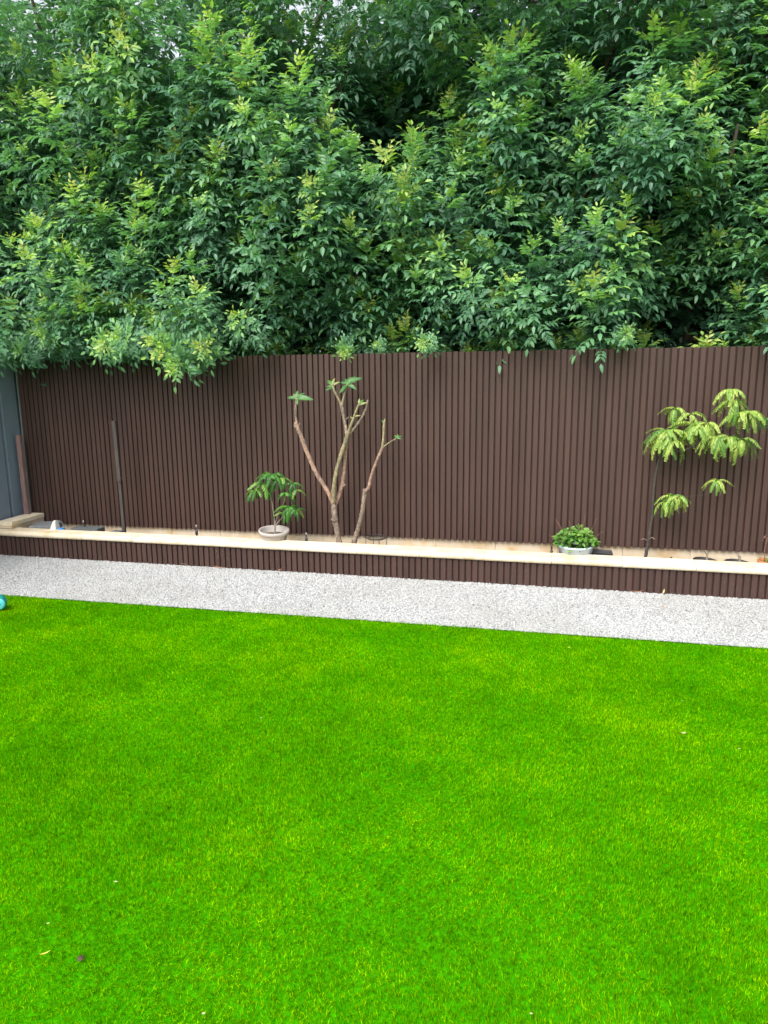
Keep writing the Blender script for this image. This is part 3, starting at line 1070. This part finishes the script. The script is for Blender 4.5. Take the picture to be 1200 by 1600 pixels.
for (px, py, Y, yaw, pit, k, s) in (
        (464, 622, 5.70, 3.1, .10, 1, .95), (464, 622, 5.70, -.1, .05, 0, 1.15), (464, 621, 5.70, 1.9, 1.25, 2, .9), (465, 621, 5.70, .4, .75, 2, .85), (464, 623, 5.70, -1.3, -.3, 2, .8), (463, 621, 5.70, 2.5, .6, 3, 1.0),
        (543, 600, 5.78, .1, .55, 0, 1.0), (543, 600, 5.78, .5, .9, 0, .95), (543, 600, 5.78, 2.9, .25, 1, .85), (543, 600, 5.78, 2.2, .7, 1, .8), (544, 601, 5.78, -.5, -.25, 2, .9), (543, 602, 5.78, -2.2, -.35, 1, .85), (542, 604, 5.78, 3.6, -.5, 2, .9), (543, 600, 5.78, 1.2, 1.1, 2, 1.0),
        (519, 602, 5.75, 2.7, .75, 2, .9), (519, 602, 5.75, 1.2, 1.1, 3, 1.3), (519, 603, 5.75, .3, .6, 3, 1.2), (520, 606, 5.75, -2.4, -.2, 1, .8), (519, 604, 5.75, 3.3, .2, 2, .7),
        (561, 632, 5.68, .6, .9, 2, .75), (561, 633, 5.68, .0, .4, 3, 1.1), (561, 632, 5.68, 1.8, 1.2, 3, 1.0), (552, 655, 5.69, 2.7, .6, 3, .8), (554, 651, 5.68, -.2, .3, 3, .8)):
    put_leaf(fr, o1, at(px, py, Y), yaw, pit, k, s)

for (px, py, dx, dy, r) in ((500, 748, -4, -3, 2.0), (528, 735, -4, -2, 1.8), (536, 760, 4, -3, 1.9), (541, 655, 4, -3, 1.6), (523, 815, -6, -4, 2.2), (568, 648, 4, -1, 1.4)):
    branch(fr, 'stub', [(px, py, 5.735), (px + dx * .6, py + dy * .6, 5.725), (px + dx, py + dy, 5.72)], [r, r * .95, r * .75], M['frang_bark'], o1, .15, 7, 2)
o2 = at(553, 858, 5.77); o2.z = SOIL_Z - .02
fr2 = tag(empty('frangipani', o2), 'single-stemmed frangipani with cut knuckle, leaning right beside the wire stand', 'tree')
branch(fr2, 'trunk', [(551, 868, 5.77), (554, 845, 5.77), (561, 822, 5.77), (566, 800, 5.77), (569, 780, 5.77), (570.5, 764, 5.77)], [5.4, 5.0, 4.8, 4.6, 4.6, 4.8], M['frang_bark'], o2)
branch(fr2, 'bough', [(569, 768, 5.77), (575.5, 763, 5.76), (580, 745, 5.75), (587, 725, 5.74), (594, 708, 5.73), (598, 698, 5.73)], [4.2, 3.3, 3.2, 3.0, 2.9, 2.6], M['frang_pink'], o2)
branch(fr2, 'bough', [(597.5, 700, 5.73), (599, 685, 5.73), (599.5, 670, 5.73), (600.5, 659, 5.73)], [2.5, 2.2, 2.2, 2.0], M['frang_green'], o2)
branch(fr2, 'bough', [(598, 699, 5.73), (608, 692, 5.71), (619, 685, 5.70)], [1.7, 1.4, 1.1], M['frang_green'], o2)
for (px, py, Y, yaw, pit, k, s) in ((620, 684, 5.70, .4, .5, 2, .55), (620, 684, 5.70, 2.6, .7, 2, .5), (620, 685, 5.70, -.4, .1, 2, .5), (620, 685, 5.70, 1.4, 1.0, 3, .7), (599, 660, 5.73, 2.6, .8, 2, .45), (600, 660, 5.73, 1.4, 1.1, 3, .6)):
    put_leaf(fr2, o2, at(px, py, Y), yaw, pit, k, s)


def frond_mesh(mat, l=.20, pairs=11, ll=.046, lw=.013, droop=1.5, ages=(.3, .7)):
    g = Geo()
    cur = nrm(np.array([1, 0, .55])); p = np.zeros(3)
    pts, dirs = [p], [cur]
    seg = 14
    for i in range(seg):
        cur = nrm(cur + DOWN * droop / seg)
        p = p + cur * l / seg
        pts.append(p); dirs.append(cur)
    twig(g, pts[::2], .0013, .0006, .3)
    ag0 = ages[0] + (ages[1] - ages[0]) * random.random()
    for k in range(pairs):
        t = .18 + .82 * k / (pairs - 1)
        i = min(int(t * seg), seg)
        dd = dirs[i]
        side = np.array([0, 1.0, 0]); upn = nrm(np.cross(side, dd)); upn = -upn if upn[2] < 0 else upn
        f = math.sin(math.pi * (.18 + .72 * t)) ** .6
        ag = ag0 + .25 * (.5 - t)
        for sg in (-1, 1):
            leaflet(g, pts[i], dd * .6 + side * sg * .8 + DOWN * .35 + rng.normal(0, .15, 3), upn, ll * f * rng.uniform(.85, 1.15), lw, ag + rng.normal(0, .05), .45, .3)
    return g.build('frond', mat)


FROND = [frond_mesh(M['frond'], random.uniform(.17, .25), 16, .034, .0115, random.uniform(2.3, 3.6), (.3, 1.0)) for _ in range(8)]
FERN = [frond_mesh(M['fern'], random.uniform(.13, .19), 13, .031, .0095, random.uniform(2.0, 3.0), (.1, .9)) for _ in range(7)]


def cluster(root, org, p, n, meshes, s=1.0, spread=6.28, yaw0=0.0, up=.3):
    n = int(n * 2.2)
    for k in range(n):
        o = link('frond', random.choice(meshes), root)
        yaw = yaw0 + spread * (k / n - .5) + random.uniform(-.35, .35)
        pit = random.uniform(-.5, .55) + up * .3
        o.matrix_local = Matrix.Translation(Vector(p) - org) @ Euler((random.uniform(-.3, .3), -pit, yaw), 'XYZ').to_matrix().to_4x4() @ Matrix.Scale(s * random.uniform(.75, 1.15), 4)


# young tree on the right
o3 = at(1008, 880, 5.77); o3.z = SOIL_Z - .01
yt = tag(empty('young_tree', o3), 'thin dark-stemmed young tree with drooping yellow-green feathery fronds', 'tree')
branch(yt, 'trunk', [(1007, 880, 5.77), (1010, 862, 5.77), (1014, 838, 5.77), (1019, 805, 5.77), (1021, 770, 5.76), (1025, 738, 5.75), (1031, 716, 5.74), (1042, 700, 5.72)], [3.0, 2.7, 2.5, 2.4, 2.3, 2.2, 2.1, 1.8], M['stem_dark'], o3, .12, 6)
branch(yt, 'branch', [(1042, 700, 5.72), (1058, 706, 5.70), (1075, 701, 5.68), (1092, 692, 5.66), (1110, 680, 5.66), (1135, 668, 5.66)], [1.4, 1.3, 1.2, 1.1, 1.0, .8], M['stem_dark'], o3, .1, 6)
branch(yt, 'branch', [(1030, 718, 5.74), (1042, 690, 5.76), (1052, 664, 5.77), (1056, 645, 5.77)], [1.4, 1.2, 1.0, .8], M['stem_dark'], o3, .1, 6)
branch(yt, 'branch', [(1110, 680, 5.66), (1130, 658, 5.64), (1142, 636, 5.63), (1144, 618, 5.62)], [1.0, .9, .8, .7], M['stem_dark'], o3, .1, 6)
branch(yt, 'branch', [(1135, 668, 5.66), (1160, 672, 5.62), (1182, 662, 5.60), (1196, 656, 5.60)], [.8, .7, .6, .5], M['stem_dark'], o3, .1, 6)
branch(yt, 'branch', [(1019, 806, 5.77), (1032, 800, 5.74), (1045, 785, 5.72)], [1.0, .8, .6], M['stem_dark'], o3, .1, 6)
branch(yt, 'branch', [(1045, 785, 5.72), (1075, 776, 5.70), (1105, 772, 5.68), (1120, 758, 5.66)], [.6, .5, .5, .5], M['stem_dark'], o3, .1, 5)
branch(yt, 'twig', [(1012, 845, 5.77), (1006, 842, 5.75), (1001, 843, 5.74)], [.7, .6, .5], M['stem_pale'], o3, .1, 5)
branch(yt, 'twig', [(1012, 845, 5.77), (1018, 840, 5.75), (1024, 843, 5.74)], [.7, .6, .5], M['stem_pale'], o3, .1, 5)
for (px, py, Y, n, s) in ((1044, 676, 5.72, 10, .95), (1052, 690, 5.69, 6, .8), (1034, 690, 5.72, 5, .8), (1055, 640, 5.77, 6, .75), (1078, 648, 5.76, 5, .7), (1088, 668, 5.67, 9, .85), (1105, 664, 5.67, 7, .8), (1120, 682, 5.64, 8, .85), (1140, 684, 5.63, 9, .9), (1158, 688, 5.62, 6, .8),
                          (1142, 612, 5.62, 7, .75), (1147, 628, 5.62, 6, .8), (1158, 648, 5.61, 8, .85), (1170, 645, 5.61, 5, .8), (1050, 776, 5.71, 8, .70), (1040, 785, 5.71, 5, .65), (1062, 778, 5.71, 5, .6), (1120, 752, 5.66, 6, .60)):
    cluster(yt, o3, at(px, py, Y), n, FROND, s)
    tips = [(1031, 716, 5.74), (1042, 700, 5.72), (1058, 706, 5.70), (1075, 701, 5.68), (1092, 692, 5.66), (1110, 680, 5.66), (1135, 668, 5.66), (1042, 690, 5.76), (1052, 664, 5.77), (1130, 658, 5.64), (1142, 636, 5.63), (1160, 672, 5.62), (1032, 800, 5.74), (1045, 785, 5.72), (1105, 772, 5.68)]
    q0 = min(tips, key=lambda t: (t[0] - px) ** 2 + ((t[1] - py) * .6) ** 2)
    branch(yt, 'twig', [q0, ((q0[0] + px) / 2 + 1, (q0[1] + py) / 2 + 1.5, (q0[2] + Y) / 2), (px, py, Y)], [1.0, .8, .6], M['stem_dark'], o3, .1, 5, 3)
cluster(yt, o3, at(1197, 654, 5.60), 4, FERN, .7)

# bowl pot with its little tree
bc = at(428, 838, 5.745); bc.z = SOIL_Z
bowl = tag(empty('bowl_pot', bc), 'round taupe bowl-shaped plant pot with rolled rim', 'plant pot')
bowl.rotation_euler = (rad(5), rad(3), 0)
R_ = .134
zr = at(428, 827, 5.745).z - SOIL_Z
prof = [(0, 0), (R_ * .55, 0), (R_ * .70, zr * .35), (R_ * .88, zr - .045), (R_ * .90, zr - .030), (R_, zr - .026), (R_ * 1.02, zr - .012), (R_, zr + .002), (R_ * .93, zr + .003), (R_ * .86, zr - .01), (R_ * .82, zr - .05), (R_ * .6, zr - .06)]
link('pot_wall', lathe_mesh('pot_wall', prof, M['bowl'], 40), bowl)
link('potting_soil', lathe_mesh('potting_soil', [(R_ * .83, zr - .052), (R_ * .4, zr - .046), (0, zr - .044)], M['soil'], 24), bowl)
pt_ = tag(empty('potted_tree', bc + Vector((0, 0, zr - .05))), 'small fern-leaved tree growing in the round taupe bowl', 'plant')
oo = bc + Vector((0, 0, zr - .05))
branch(pt_, 'stem', [(429.5, 836, 5.745), (429.5, 822, 5.745), (428, 805, 5.745), (425, 785, 5.74), (421, 765, 5.735)], [1.8, 1.6, 1.2, 1.0, .7], M['stem_pale'], oo, .1, 6)
branch(pt_, 'stem', [(429.5, 820, 5.745), (433, 808, 5.74), (439, 795, 5.73), (446, 780, 5.72)], [1.3, 1.0, .9, .6], M['stem_pale'], oo, .1, 6)
branch(pt_, 'stem', [(430, 822, 5.745), (437, 813, 5.75), (445, 804, 5.76), (447, 795, 5.76)], [1.2, 1.0, .9, .6], M['stem_pale'], oo, .1, 6)
for (px, py, Y, n, s) in ((410, 757, 5.71, 6, 1.0), (424, 745, 5.72, 6, .95), (399, 768, 5.71, 4, .9), (440, 749, 5.73, 4, .8), (457, 756, 5.71, 4, .7), (447, 772, 5.70, 4, .75), (452, 793, 5.70, 5, .85), (444, 803, 5.72, 3, .75), (463, 797, 5.70, 3, .7), (432, 741, 5.73, 3, .7), (463, 766, 5.71, 3, .6)):
    cluster(pt_, oo, at(px, py, Y), n, FERN, s)


# herb pot
hc = at(899, 862, 5.725); hc.z = SOIL_Z
hp = tag(empty('herb_pot', hc), 'pale blue grey tapered pot holding a bushy green herb', 'plant pot')
zr = at(899, 851, 5.725).z - SOIL_Z
R_ = .139
prof = [(0, 0), (R_ * .86, 0), (R_ * .96, zr - .016), (R_ * .985, zr - .015), (R_ * .99, zr), (R_ * .95, zr + .001), (R_ * .93, zr - .03), (R_ * .5, zr - .035)]
link('pot_wall', lathe_mesh('pot_wall', prof, M['pot_grey'], 40), hp)
link('potting_soil', lathe_mesh('potting_soil', [(R_ * .945, zr - .028), (0, zr - .02)], M['soil'], 24), hp)
herb = tag(empty('herb_plant', hc + Vector((0, 0, zr - .02))), 'bushy bright green herb with thin dry twigs in the pale pot', 'plant')
g = Geo()
LOBES = [(-.115, .045, .060, .25), (-.065, .085, .065, .2), (-.02, .055, .075, .35), (.035, .095, .070, .4), (.085, .070, .065, .35), (.12, .040, .050, .25), (0, .03, .08, .2)]
for k in range(760):
    a = rng.uniform(0, 6.28); el = math.asin(rng.uniform(-.35, 1)); rr = rng.uniform(.3, 1.0) ** .6
    lx, lz, lr, la = LOBES[k % len(LOBES)]
    o_ = np.array([math.cos(a) * math.cos(el), math.sin(a) * math.cos(el), math.sin(el)])
    p = np.array([lx * .9, rng.uniform(-.065, .03), lz]) + o_ * lr * rr
    if p[2] < .004: p[2] = .004 + rng.uniform(0, .02)
    d = nrm(o_ * np.array([1, 1, .5]) + rng.normal(0, .35, 3) + np.array([0, 0, .05]))
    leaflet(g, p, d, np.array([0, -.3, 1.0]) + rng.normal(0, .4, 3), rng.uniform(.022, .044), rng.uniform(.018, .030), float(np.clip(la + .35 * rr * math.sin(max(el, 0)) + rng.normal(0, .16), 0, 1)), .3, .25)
link('foliage', g.build('foliage', M['herb']), herb)
for (dx, dz, h, lx) in ((-.135, .05, .17, -.03), (.05, .1, .17, .01), (.09, .08, .17, .06), (-.10, .06, .14, -.05), (.12, .05, .10, .08), (-.05, .1, .12, -.01), (-.15, .03, .06, -.06)):
    b = Vector((dx * .5, random.uniform(-.05, .03), .0)); t = Vector((dx + lx, random.uniform(-.06, .04), dz + h))
    link('twig', tube_mesh('twig', [b, b.lerp(t, .5) + Vector((.008, 0, .01)), t], [.0022, .0018, .0010], M['stem_red'], 5, .1, 3), herb)


# black pots and terracotta pot at the right
def nursery_pot(px, py, Y, rpx, tilt, lab):
    c = at(px, py, Y); zr = c.z - SOIL_Z
    c.z = SOIL_Z
    r = rpx / F_PX * Y
    t = tag(empty('nursery_pot', c), lab, 'plant pot', 'black nursery pots in the planter')
    t.rotation_euler = tilt
    prof = [(0, 0), (r * .80, 0), (r * .96, zr - .010), (r * 1.02, zr - .010), (r * 1.03, zr + .002), (r * .96, zr + .002), (r * .92, zr - .02), (r * .3, zr - .024)]
    link('pot_wall', lathe_mesh('pot_wall', prof, M['black'], 32), t)
    link('potting_soil', lathe_mesh('potting_soil', [(r * .93, zr - .018), (0, zr - .012)], M['soil'], 20), t)
    return t, c, zr


t1, c1, z1 = nursery_pot(1102, 876, 5.745, 18, (rad(3), rad(4), 0), 'low black nursery pot with a bent dry stalk, nearer the young tree')
t2, c2, z2 = nursery_pot(1152, 879, 5.735, 18, (rad(3), rad(3), 0), 'low black nursery pot with pale cut stalk, nearer the terracotta pot')
s1 = tag(empty('dry_stalk', c1 + Vector((0, 0, z1))), 'thin bent dry stalk rising from a black nursery pot', 'plant')
q = c1 + Vector((0, 0, z1))
branch(s1, 'stem', [(1104, 878, 5.745), (1105, 868, 5.745), (1106, 862, 5.745)], [1.6, 1.5, 1.3], M['stem_pale'], q, .1, 6)
branch(s1, 'leaf', [(1105, 868, 5.745), (1101, 862, 5.74), (1096, 859, 5.74)], [.7, .9, .3], M['twig'], q, .1, 5)
s2 = tag(empty('cut_stalk', c2 + Vector((0, 0, z2))), 'pale forked cut stalk standing in a black nursery pot', 'plant')
q = c2 + Vector((0, 0, z2))
branch(s2, 'stem', [(1156, 881, 5.735), (1155, 872, 5.735), (1153, 867, 5.735)], [1.8, 1.5, 1.1], M['stem_pale'], q, .1, 6)
branch(s2, 'stem', [(1156, 879, 5.735), (1157, 871, 5.735), (1156.5, 868, 5.735)], [1.2, 1.1, .9], M['stem_pale'], q, .1, 6)

tc_ = at(1203, 882, 5.73); ztc = at(1203, 876, 5.73).z - SOIL_Z; tc_.z = SOIL_Z
tp_ = tag(empty('terracotta_pot', tc_), 'small orange terracotta pot cut off by the right edge', 'plant pot')
r = .085
link('pot_wall', lathe_mesh('pot_wall', [(0, 0), (r * .72, 0), (r * .92, ztc - .03), (r, ztc - .03), (r * 1.02, ztc), (r * .92, ztc), (r * .88, ztc - .03), (r * .4, ztc - .035)], M['terra'], 32), tp_)
tpl = tag(empty('small_plant', tc_ + Vector((0, 0, ztc - .03))), 'low green plant with a reddish dry sprig in the terracotta pot', 'plant')
g = Geo()
for k in range(130):
    a = rng.uniform(0, 6.28); rr = rng.uniform(0, .075)
    p = np.array([math.cos(a) * rr, math.sin(a) * rr, rng.uniform(0, .04)])
    leaflet(g, p, np.array([math.cos(a), math.sin(a), rng.uniform(.1, 1.2)]), np.array([0, 0, 1.0]) + rng.normal(0, .3, 3), rng.uniform(.018, .034), .010, float(np.clip(rng.normal(.45, .2), 0, 1)), .3, .2)
link('foliage', g.build('foliage', M['herb']), tpl)
q = tc_ + Vector((0, 0, ztc - .03))
branch(tpl, 'twig', [(1195, 878, 5.72), (1194, 865, 5.715), (1196, 852, 5.71), (1199, 840, 5.71)], [.6, .5, .5, .4], M['stem_red'], q, .1, 5)
for k in range(9):
    p = at(1197 + random.uniform(-4, 5), 841 + random.uniform(-5, 6), 5.71)
    o = link('dry_leaf', BL[3], tpl); o.data = BL[3]
    o.matrix_local = Matrix.Translation(p - q) @ Euler((random.uniform(0, 6), random.uniform(0, 6), random.uniform(0, 6))).to_matrix().to_4x4() @ Matrix.Scale(.35, 4)
me_ = BL[3].copy(); me_.materials.clear(); me_.materials.append(M['stem_red'])
for o in tpl.children:
    if o.name.startswith('dry_leaf'): o.data = me_

# black tray behind the herb pot
c = at(938, 868, 5.77); c.z = SOIL_Z
zt_ = at(935, 860, 5.77).z - SOIL_Z
bm = bmesh.new(); box_bm(bm, (-.10, -.055, -.01), (.085, .05, zt_), .006, 2)
bl = link('black_tray', bm_mesh('black_tray', bm, M['black']), None, c, (0, rad(3), 0))
bm = bmesh.new(); bm.from_mesh(bl.data)
top = max(bm.faces, key=lambda f_: f_.calc_center_median().z + f_.calc_area())
r_ = bmesh.ops.inset_individual(bm, faces=[top], thickness=.008)
bmesh.ops.translate(bm, verts=top.verts, vec=(0, 0, -.018))
bm.to_mesh(bl.data); bm.free()
tag(bl, 'flat black plastic tray lying just right of the herb pot', 'tray')

# black wire plant stand
wc = at(588, 848, 5.765); wc.z = SOIL_Z
ws = tag(empty('wire_stand', wc), 'round black wire plant stand standing right of the frangipani stems', 'plant stand')
zr = at(588, 839, 5.765).z - SOIL_Z
Rw = .092


def ring(r, z, th, n=36, m=6):
    V, F = [], []
    for i in range(n):
        a = 6.28318 * i / n
        for k in range(m):
            b = 6.28318 * k / m
            V.append(((r + th * math.cos(b)) * math.cos(a), (r + th * math.cos(b)) * math.sin(a), z + th * math.sin(b)))
            F.append((i * m + k, ((i + 1) % n) * m + k, ((i + 1) % n) * m + (k + 1) % m, i * m + (k + 1) % m))
    return mesh('ring', V, F, M['iron'], True)


link('ring', ring(Rw, zr, .0040), ws)
link('ring', ring(Rw * .80, zr - .012, .0028), ws)
for k in range(4):
    a = .5 + k * math.pi / 2
    b = Vector((math.cos(a), math.sin(a), 0))
    link('leg', tube_mesh('leg', [b * Rw * 1.04 + Vector((0, 0, -.01)), b * Rw * 1.0 + Vector((0, 0, zr * .5)), b * Rw + Vector((0, 0, zr))], [.003] * 3, M['iron'], 6, 0, 2), ws)


# irrigation spikes
def spike(px, py, Y, h_px, lab):
    p = at(px, py, Y)
    zt = p.z
    c = Vector((p.x, p.y, SOIL_Z - .01))
    h = zt - c.z
    t = tag(empty('sprinkler_spike', c), lab, 'sprinkler', 'black irrigation spikes in the planter')
    r = .009
    link('body', lathe_mesh('body', [(0, 0), (r, 0), (r, h * .55), (r * 1.35, h * .56), (r * 1.35, h * .72), (r * .8, h * .74), (r * .8, h * .86)], M['black'], 14), t)
    link('nozzle', lathe_mesh('nozzle', [(0, h * .85), (r * .7, h * .86), (r * .9, h * .93), (r * .55, h), (0, h)], M['alu'] if h_px else M['black'], 14), t)


spike(306.5, 820, 5.80, 1, 'black sprinkler spike between the timber stake and the bowl pot')
spike(478.5, 832, 5.76, 1, 'black sprinkler spike between the bowl pot and the frangipani')
spike(862, 853, 5.74, 0, 'short black sprinkler spike touching the left side of the herb pot')
spike(130, 813, 5.86, 1, 'black sprinkler spike among the grey pavers at the left end')
spike(1049, 870, 5.74, 0, 'tiny black sprinkler spike between young tree and nursery pots')

# timber stake with tie
sc_ = at(193, 836, 5.87); sc_.z = SOIL_Z - .02
st = tag(empty('timber_stake', sc_), 'weathered grey timber stake leaning in front of the left slats', 'stake')
for (nm, pa, pb, wa, wb, Y) in (('lower_stake', (195, 842), (186, 740), 3.0, 2.7, 5.885), ('upper_stake', (187, 752), (178, 657), 3.4, 3.3, 5.872)):
    A, B = at(*pa, Y) - sc_, at(*pb, Y) - sc_
    V = []
    for P_, ww in ((A, wa), (B, wb)):
        h = ww / F_PX * 5.87
        V += [P_ + Vector((dx * h, dy * h * .7, 0)) for dx, dy in ((-1, -1), (1, -1), (1, 1), (-1, 1))]
    V[7] = V[7] + Vector((0, 0, -.01)); V[5] = V[5] + Vector((0, 0, -.006))
    link(nm, mesh(nm, V, [(0, 1, 2, 3), (7, 6, 5, 4), (0, 4, 5, 1), (1, 5, 6, 2), (2, 6, 7, 3), (3, 7, 4, 0)], M['grey_wood']), st)
tp = at(187, 747, 5.878) - sc_
tie = link('tie', ring(.020, 0, .0035, 20, 6), st, tp, (rad(8), rad(5), 0))
tie.data.materials.clear(); tie.data.materials.append(M['black'])
link('tie_end', tube_mesh('tie_end', [tp + Vector((.018, -.012, 0)), tp + Vector((.034, -.016, .006)), tp + Vector((.042, -.014, .002))], [.003, .003, .002], M['black'], 5, 0, 2), st)

# red stained post in the corner
pc = at(43, 803, 6.03); pz = at(34, 680, 6.0).z
pw = 4.4 / F_PX * 6.0
rp = link('timber_post', box_mesh('timber_post', (-pw, -.02, 0), (pw, .025, pz + .02), M['red_wood'], .003, 1), None, (pc.x, 6.03, -.02), (0, rad(-.2), 0))
tag(rp, 'faded red timber post in the corner between steel and slat fences', 'post')

# things at the left end of the planter
def paver(px, py, Y, sx, sy, h, rz_, mat, lab, z0=None):
    p = at(px, py, Y)
    z1_ = p.z
    o = link('paver', box_mesh('paver', (-sx / 2, -sy / 2, -h), (sx / 2, sy / 2, 0), mat, .004, 2), None, (p.x, p.y, z1_), (0, 0, rz_))
    return tag(o, lab, 'paver', 'grey pavers left in the planter')


def on_soil(px, py, Y): return at(px, py, Y).z - SOIL_Z + .005


paver(71, 818, 5.86, .22, .22, on_soil(71, 818, 5.86), .25, M['slate_lt'], 'square grey paver block beside the end wall')
paver(137, 824, 5.84, .28, .13, on_soil(137, 824, 5.84), .03, M['slate'], 'dark grey paver lying flat between white plastic piece and stake')
paver(181, 830, 5.82, .10, .12, on_soil(181, 830, 5.82), -.1, M['slate'], 'low dark paver end at the foot of the timber stake')

wc = at(86, 832, 5.74); wc.z = SOIL_Z
hh = at(89, 812, 5.76).z - SOIL_Z
wp = tag(empty('plastic_piece', wc), 'white wedge-shaped plastic piece with a blue panel beside the grey paver', 'plastic piece')
px_m = 5.76 / F_PX
V = [(-15 * px_m, -.05, 0), (9 * px_m, -.05, 0), (9 * px_m, .06, 0), (-15 * px_m, .06, 0),
     (1.0 * px_m, -.02, hh - .006), (5.5 * px_m, -.02, hh - .006), (5.5 * px_m, .02, hh - .006), (1.0 * px_m, .02, hh - .006), (3 * px_m, 0, hh)]
F = [(3, 2, 1, 0), (0, 1, 5, 4), (1, 2, 6, 5), (2, 3, 7, 6), (3, 0, 4, 7), (4, 5, 8), (5, 6, 8), (6, 7, 8), (7, 4, 8)]
link('wedge', mesh('wedge', V, F, M['plastic_white']), wp)
link('blue_panel', box_mesh('blue_panel', (9.5 * px_m, -.03, 0), (18 * px_m, .03, hh * .62), M['plastic_blue'], .006, 2), wp)
link('strap', tube_mesh('strap', [(4 * px_m, 0, hh - .003), (11 * px_m, .01, hh * .95), (16 * px_m, .02, hh * .80), (19 * px_m, .02, hh * .55)], [.004, .003, .003, .003], M['slate_lt'], 6, 0, 4), wp)
link('cap', box_mesh('cap', (18.3 * px_m, -.02, 0), (21.5 * px_m, .02, hh * .55), M['black'], .004, 2), wp)

# ------------------------------------------------------------------ toy on the lawn
rb = .062
bp_ = atz(-3.5, 941, rb - .006)
ball = tag(empty('toy_ball', (bp_.x, bp_.y, rb - .008)), 'turquoise toy ball with pale disc face on the lawn edge, cut by the frame', 'toy')
bm = bmesh.new(); bmesh.ops.create_uvsphere(bm, u_segments=32, v_segments=20, radius=rb)
link('shell', bm_mesh('shell', bm, M['teal'], True), ball)
vd = (Vector((0, 0, CAM_H)) - ball.location).normalized()
q = (vd + Vector((.15, 0, -.28))).normalized()
rq = q.to_track_quat('Z', 'Y').to_euler()
link('disc', lathe_mesh('disc', [(0, -.01), (rb * .66, -.01), (rb * .66, .006), (rb * .56, .010), (rb * .3, .012), (0, .012)], M['teal_lt'], 28), ball, q * (rb * .80), rq)
link('disc_hole', lathe_mesh('disc_hole', [(0, -.004), (rb * .13, -.004), (rb * .13, .002), (0, .002)], M['teal'], 16), ball, q * (rb * .80 + .0115), rq)


# ------------------------------------------------------------------ fallen leaves and bits
def curl_leaf(l, wd, curl, mat):
    V, F = [], []
    n = 6
    for i in range(n + 1):
        t = i / n
        hw = wd / 2 * math.sin(math.pi * (.06 + .9 * t)) ** .8
        for k, yy in enumerate((-1, 0, 1)):
            V.append((l * (t - .5), yy * hw, curl * l * (t - .5) ** 2 * 2 + abs(yy) * hw * .5))
        if i:
            a = (i - 1) * 3
            F += [(a, a + 3, a + 4, a + 1), (a + 1, a + 4, a + 5, a + 2)]
    return mesh('fallen_leaf', V, F, mat, True)


def fallen(px, py, z, l, wd, mat, lab, group, rz_=0.0, rx=0.0, ry=0.0, curl=.3):
    p = atz(px, py, z)
    o = link('fallen_leaf', curl_leaf(l * .8, wd * .8, curl, mat), None, (p.x, p.y, z), (rx, ry, rz_))
    return tag(o, lab, 'leaf', group)


G1, G2 = 'dry leaves on the gravel', 'leaves lying on the lawn'
fallen(342, 887, .008, .11, .018, M['dry_leaf'], 'long orange-brown dry leaf on gravel below the left slats', G1, -.1)
fallen(437, 891, .010, .055, .022, M['dry_leaf'], 'small dry leaf on gravel below the bowl pot', G1, .9)
fallen(995, 925, .008, .10, .016, M['dry_leaf'], 'thin tan leaf lying along the planter foot near the young tree', G1, .05)
fallen(1038, 924, .022, .05, .022, M['pale_leaf'], 'pale leaf standing upright against the planter slats on the right', G1, .4, .2, -1.3)
fallen(1036, 949, .010, .035, .018, M['dry_leaf'], 'small brown leaf lying on the open gravel at right', G1, .8)
fallen(683, 904, .008, .035, .016, M['dry_leaf'], 'tiny reddish leaf at the planter foot near mid path', G1, .4)
tw = atz(285, 881, .012)
V, F = tube_geo([(-.05, .02, -.004), (-.01, 0, .004), (.03, -.008, .002), (.06, -.02, -.002)], [.002, .002, .0018, .001], 5)
tag(link('twig', mesh('twig', V, F, M['stem_pale'], True), None, tw), 'thin pale twig on gravel at the foot of the left slats', 'twig')
fallen(70, 1490, .014, .036, .007, M['yellow_leaf'], 'curled yellow leaf on the near left lawn', G2, .7)
fallen(181, 1378, .012, 0.0165, 0.0067, M['pale_leaf'], 'small whitish fleck on the left lawn above the dark clod', G2, .1)
fallen(75, 1443, .012, 0.0120, 0.0060, M['pale_leaf'], 'tiny whitish fleck on the lawn above the yellow leaf', G2, .4)
fallen(318, 1584, .016, .012, .008, M['pale_leaf'], 'tiny pale fleck on the lawn at the bottom edge', G2, .4)
fallen(830, 1584, .012, 0.0105, 0.0060, M['pale_leaf'], 'tiny pale fleck near the bottom of the lawn right of centre', G2, .2)
fallen(1068, 1146, .016, .030, .014, M['pale_leaf'], 'pale tan leaf on the right lawn, largest there', G2, .3)
fallen(1066, 1095, .012, 0.0135, 0.0075, M['pale_leaf'], 'small pale fleck on the right lawn above the tan leaf', G2, .6)
fallen(408, 1122, .012, 0.0135, 0.0075, M['pale_leaf'], 'small pale fleck alone on the left middle lawn', G2, .6)
fallen(1155, 1170, .012, 0.0135, 0.0075, M['pale_leaf'], 'small pale fleck on the lawn beside the right edge', G2, .1)
fallen(889, 1012, .016, .020, .010, M['yellow_leaf'], 'small yellowish fleck on the lawn close to the gravel', G2, .5)
dp = atz(126, 1497, .007)
bm = bmesh.new(); bmesh.ops.create_icosphere(bm, subdivisions=2, radius=.009)
for v in bm.verts:
    v.co = Vector((v.co.x * 1.25, v.co.y, v.co.z * .45)) * random.uniform(.7, 1.25)
tag(link('soil_clod', bm_mesh('soil_clod', bm, M['clod'], True), None, dp), 'small dark brown clod on the near left lawn', 'clod')
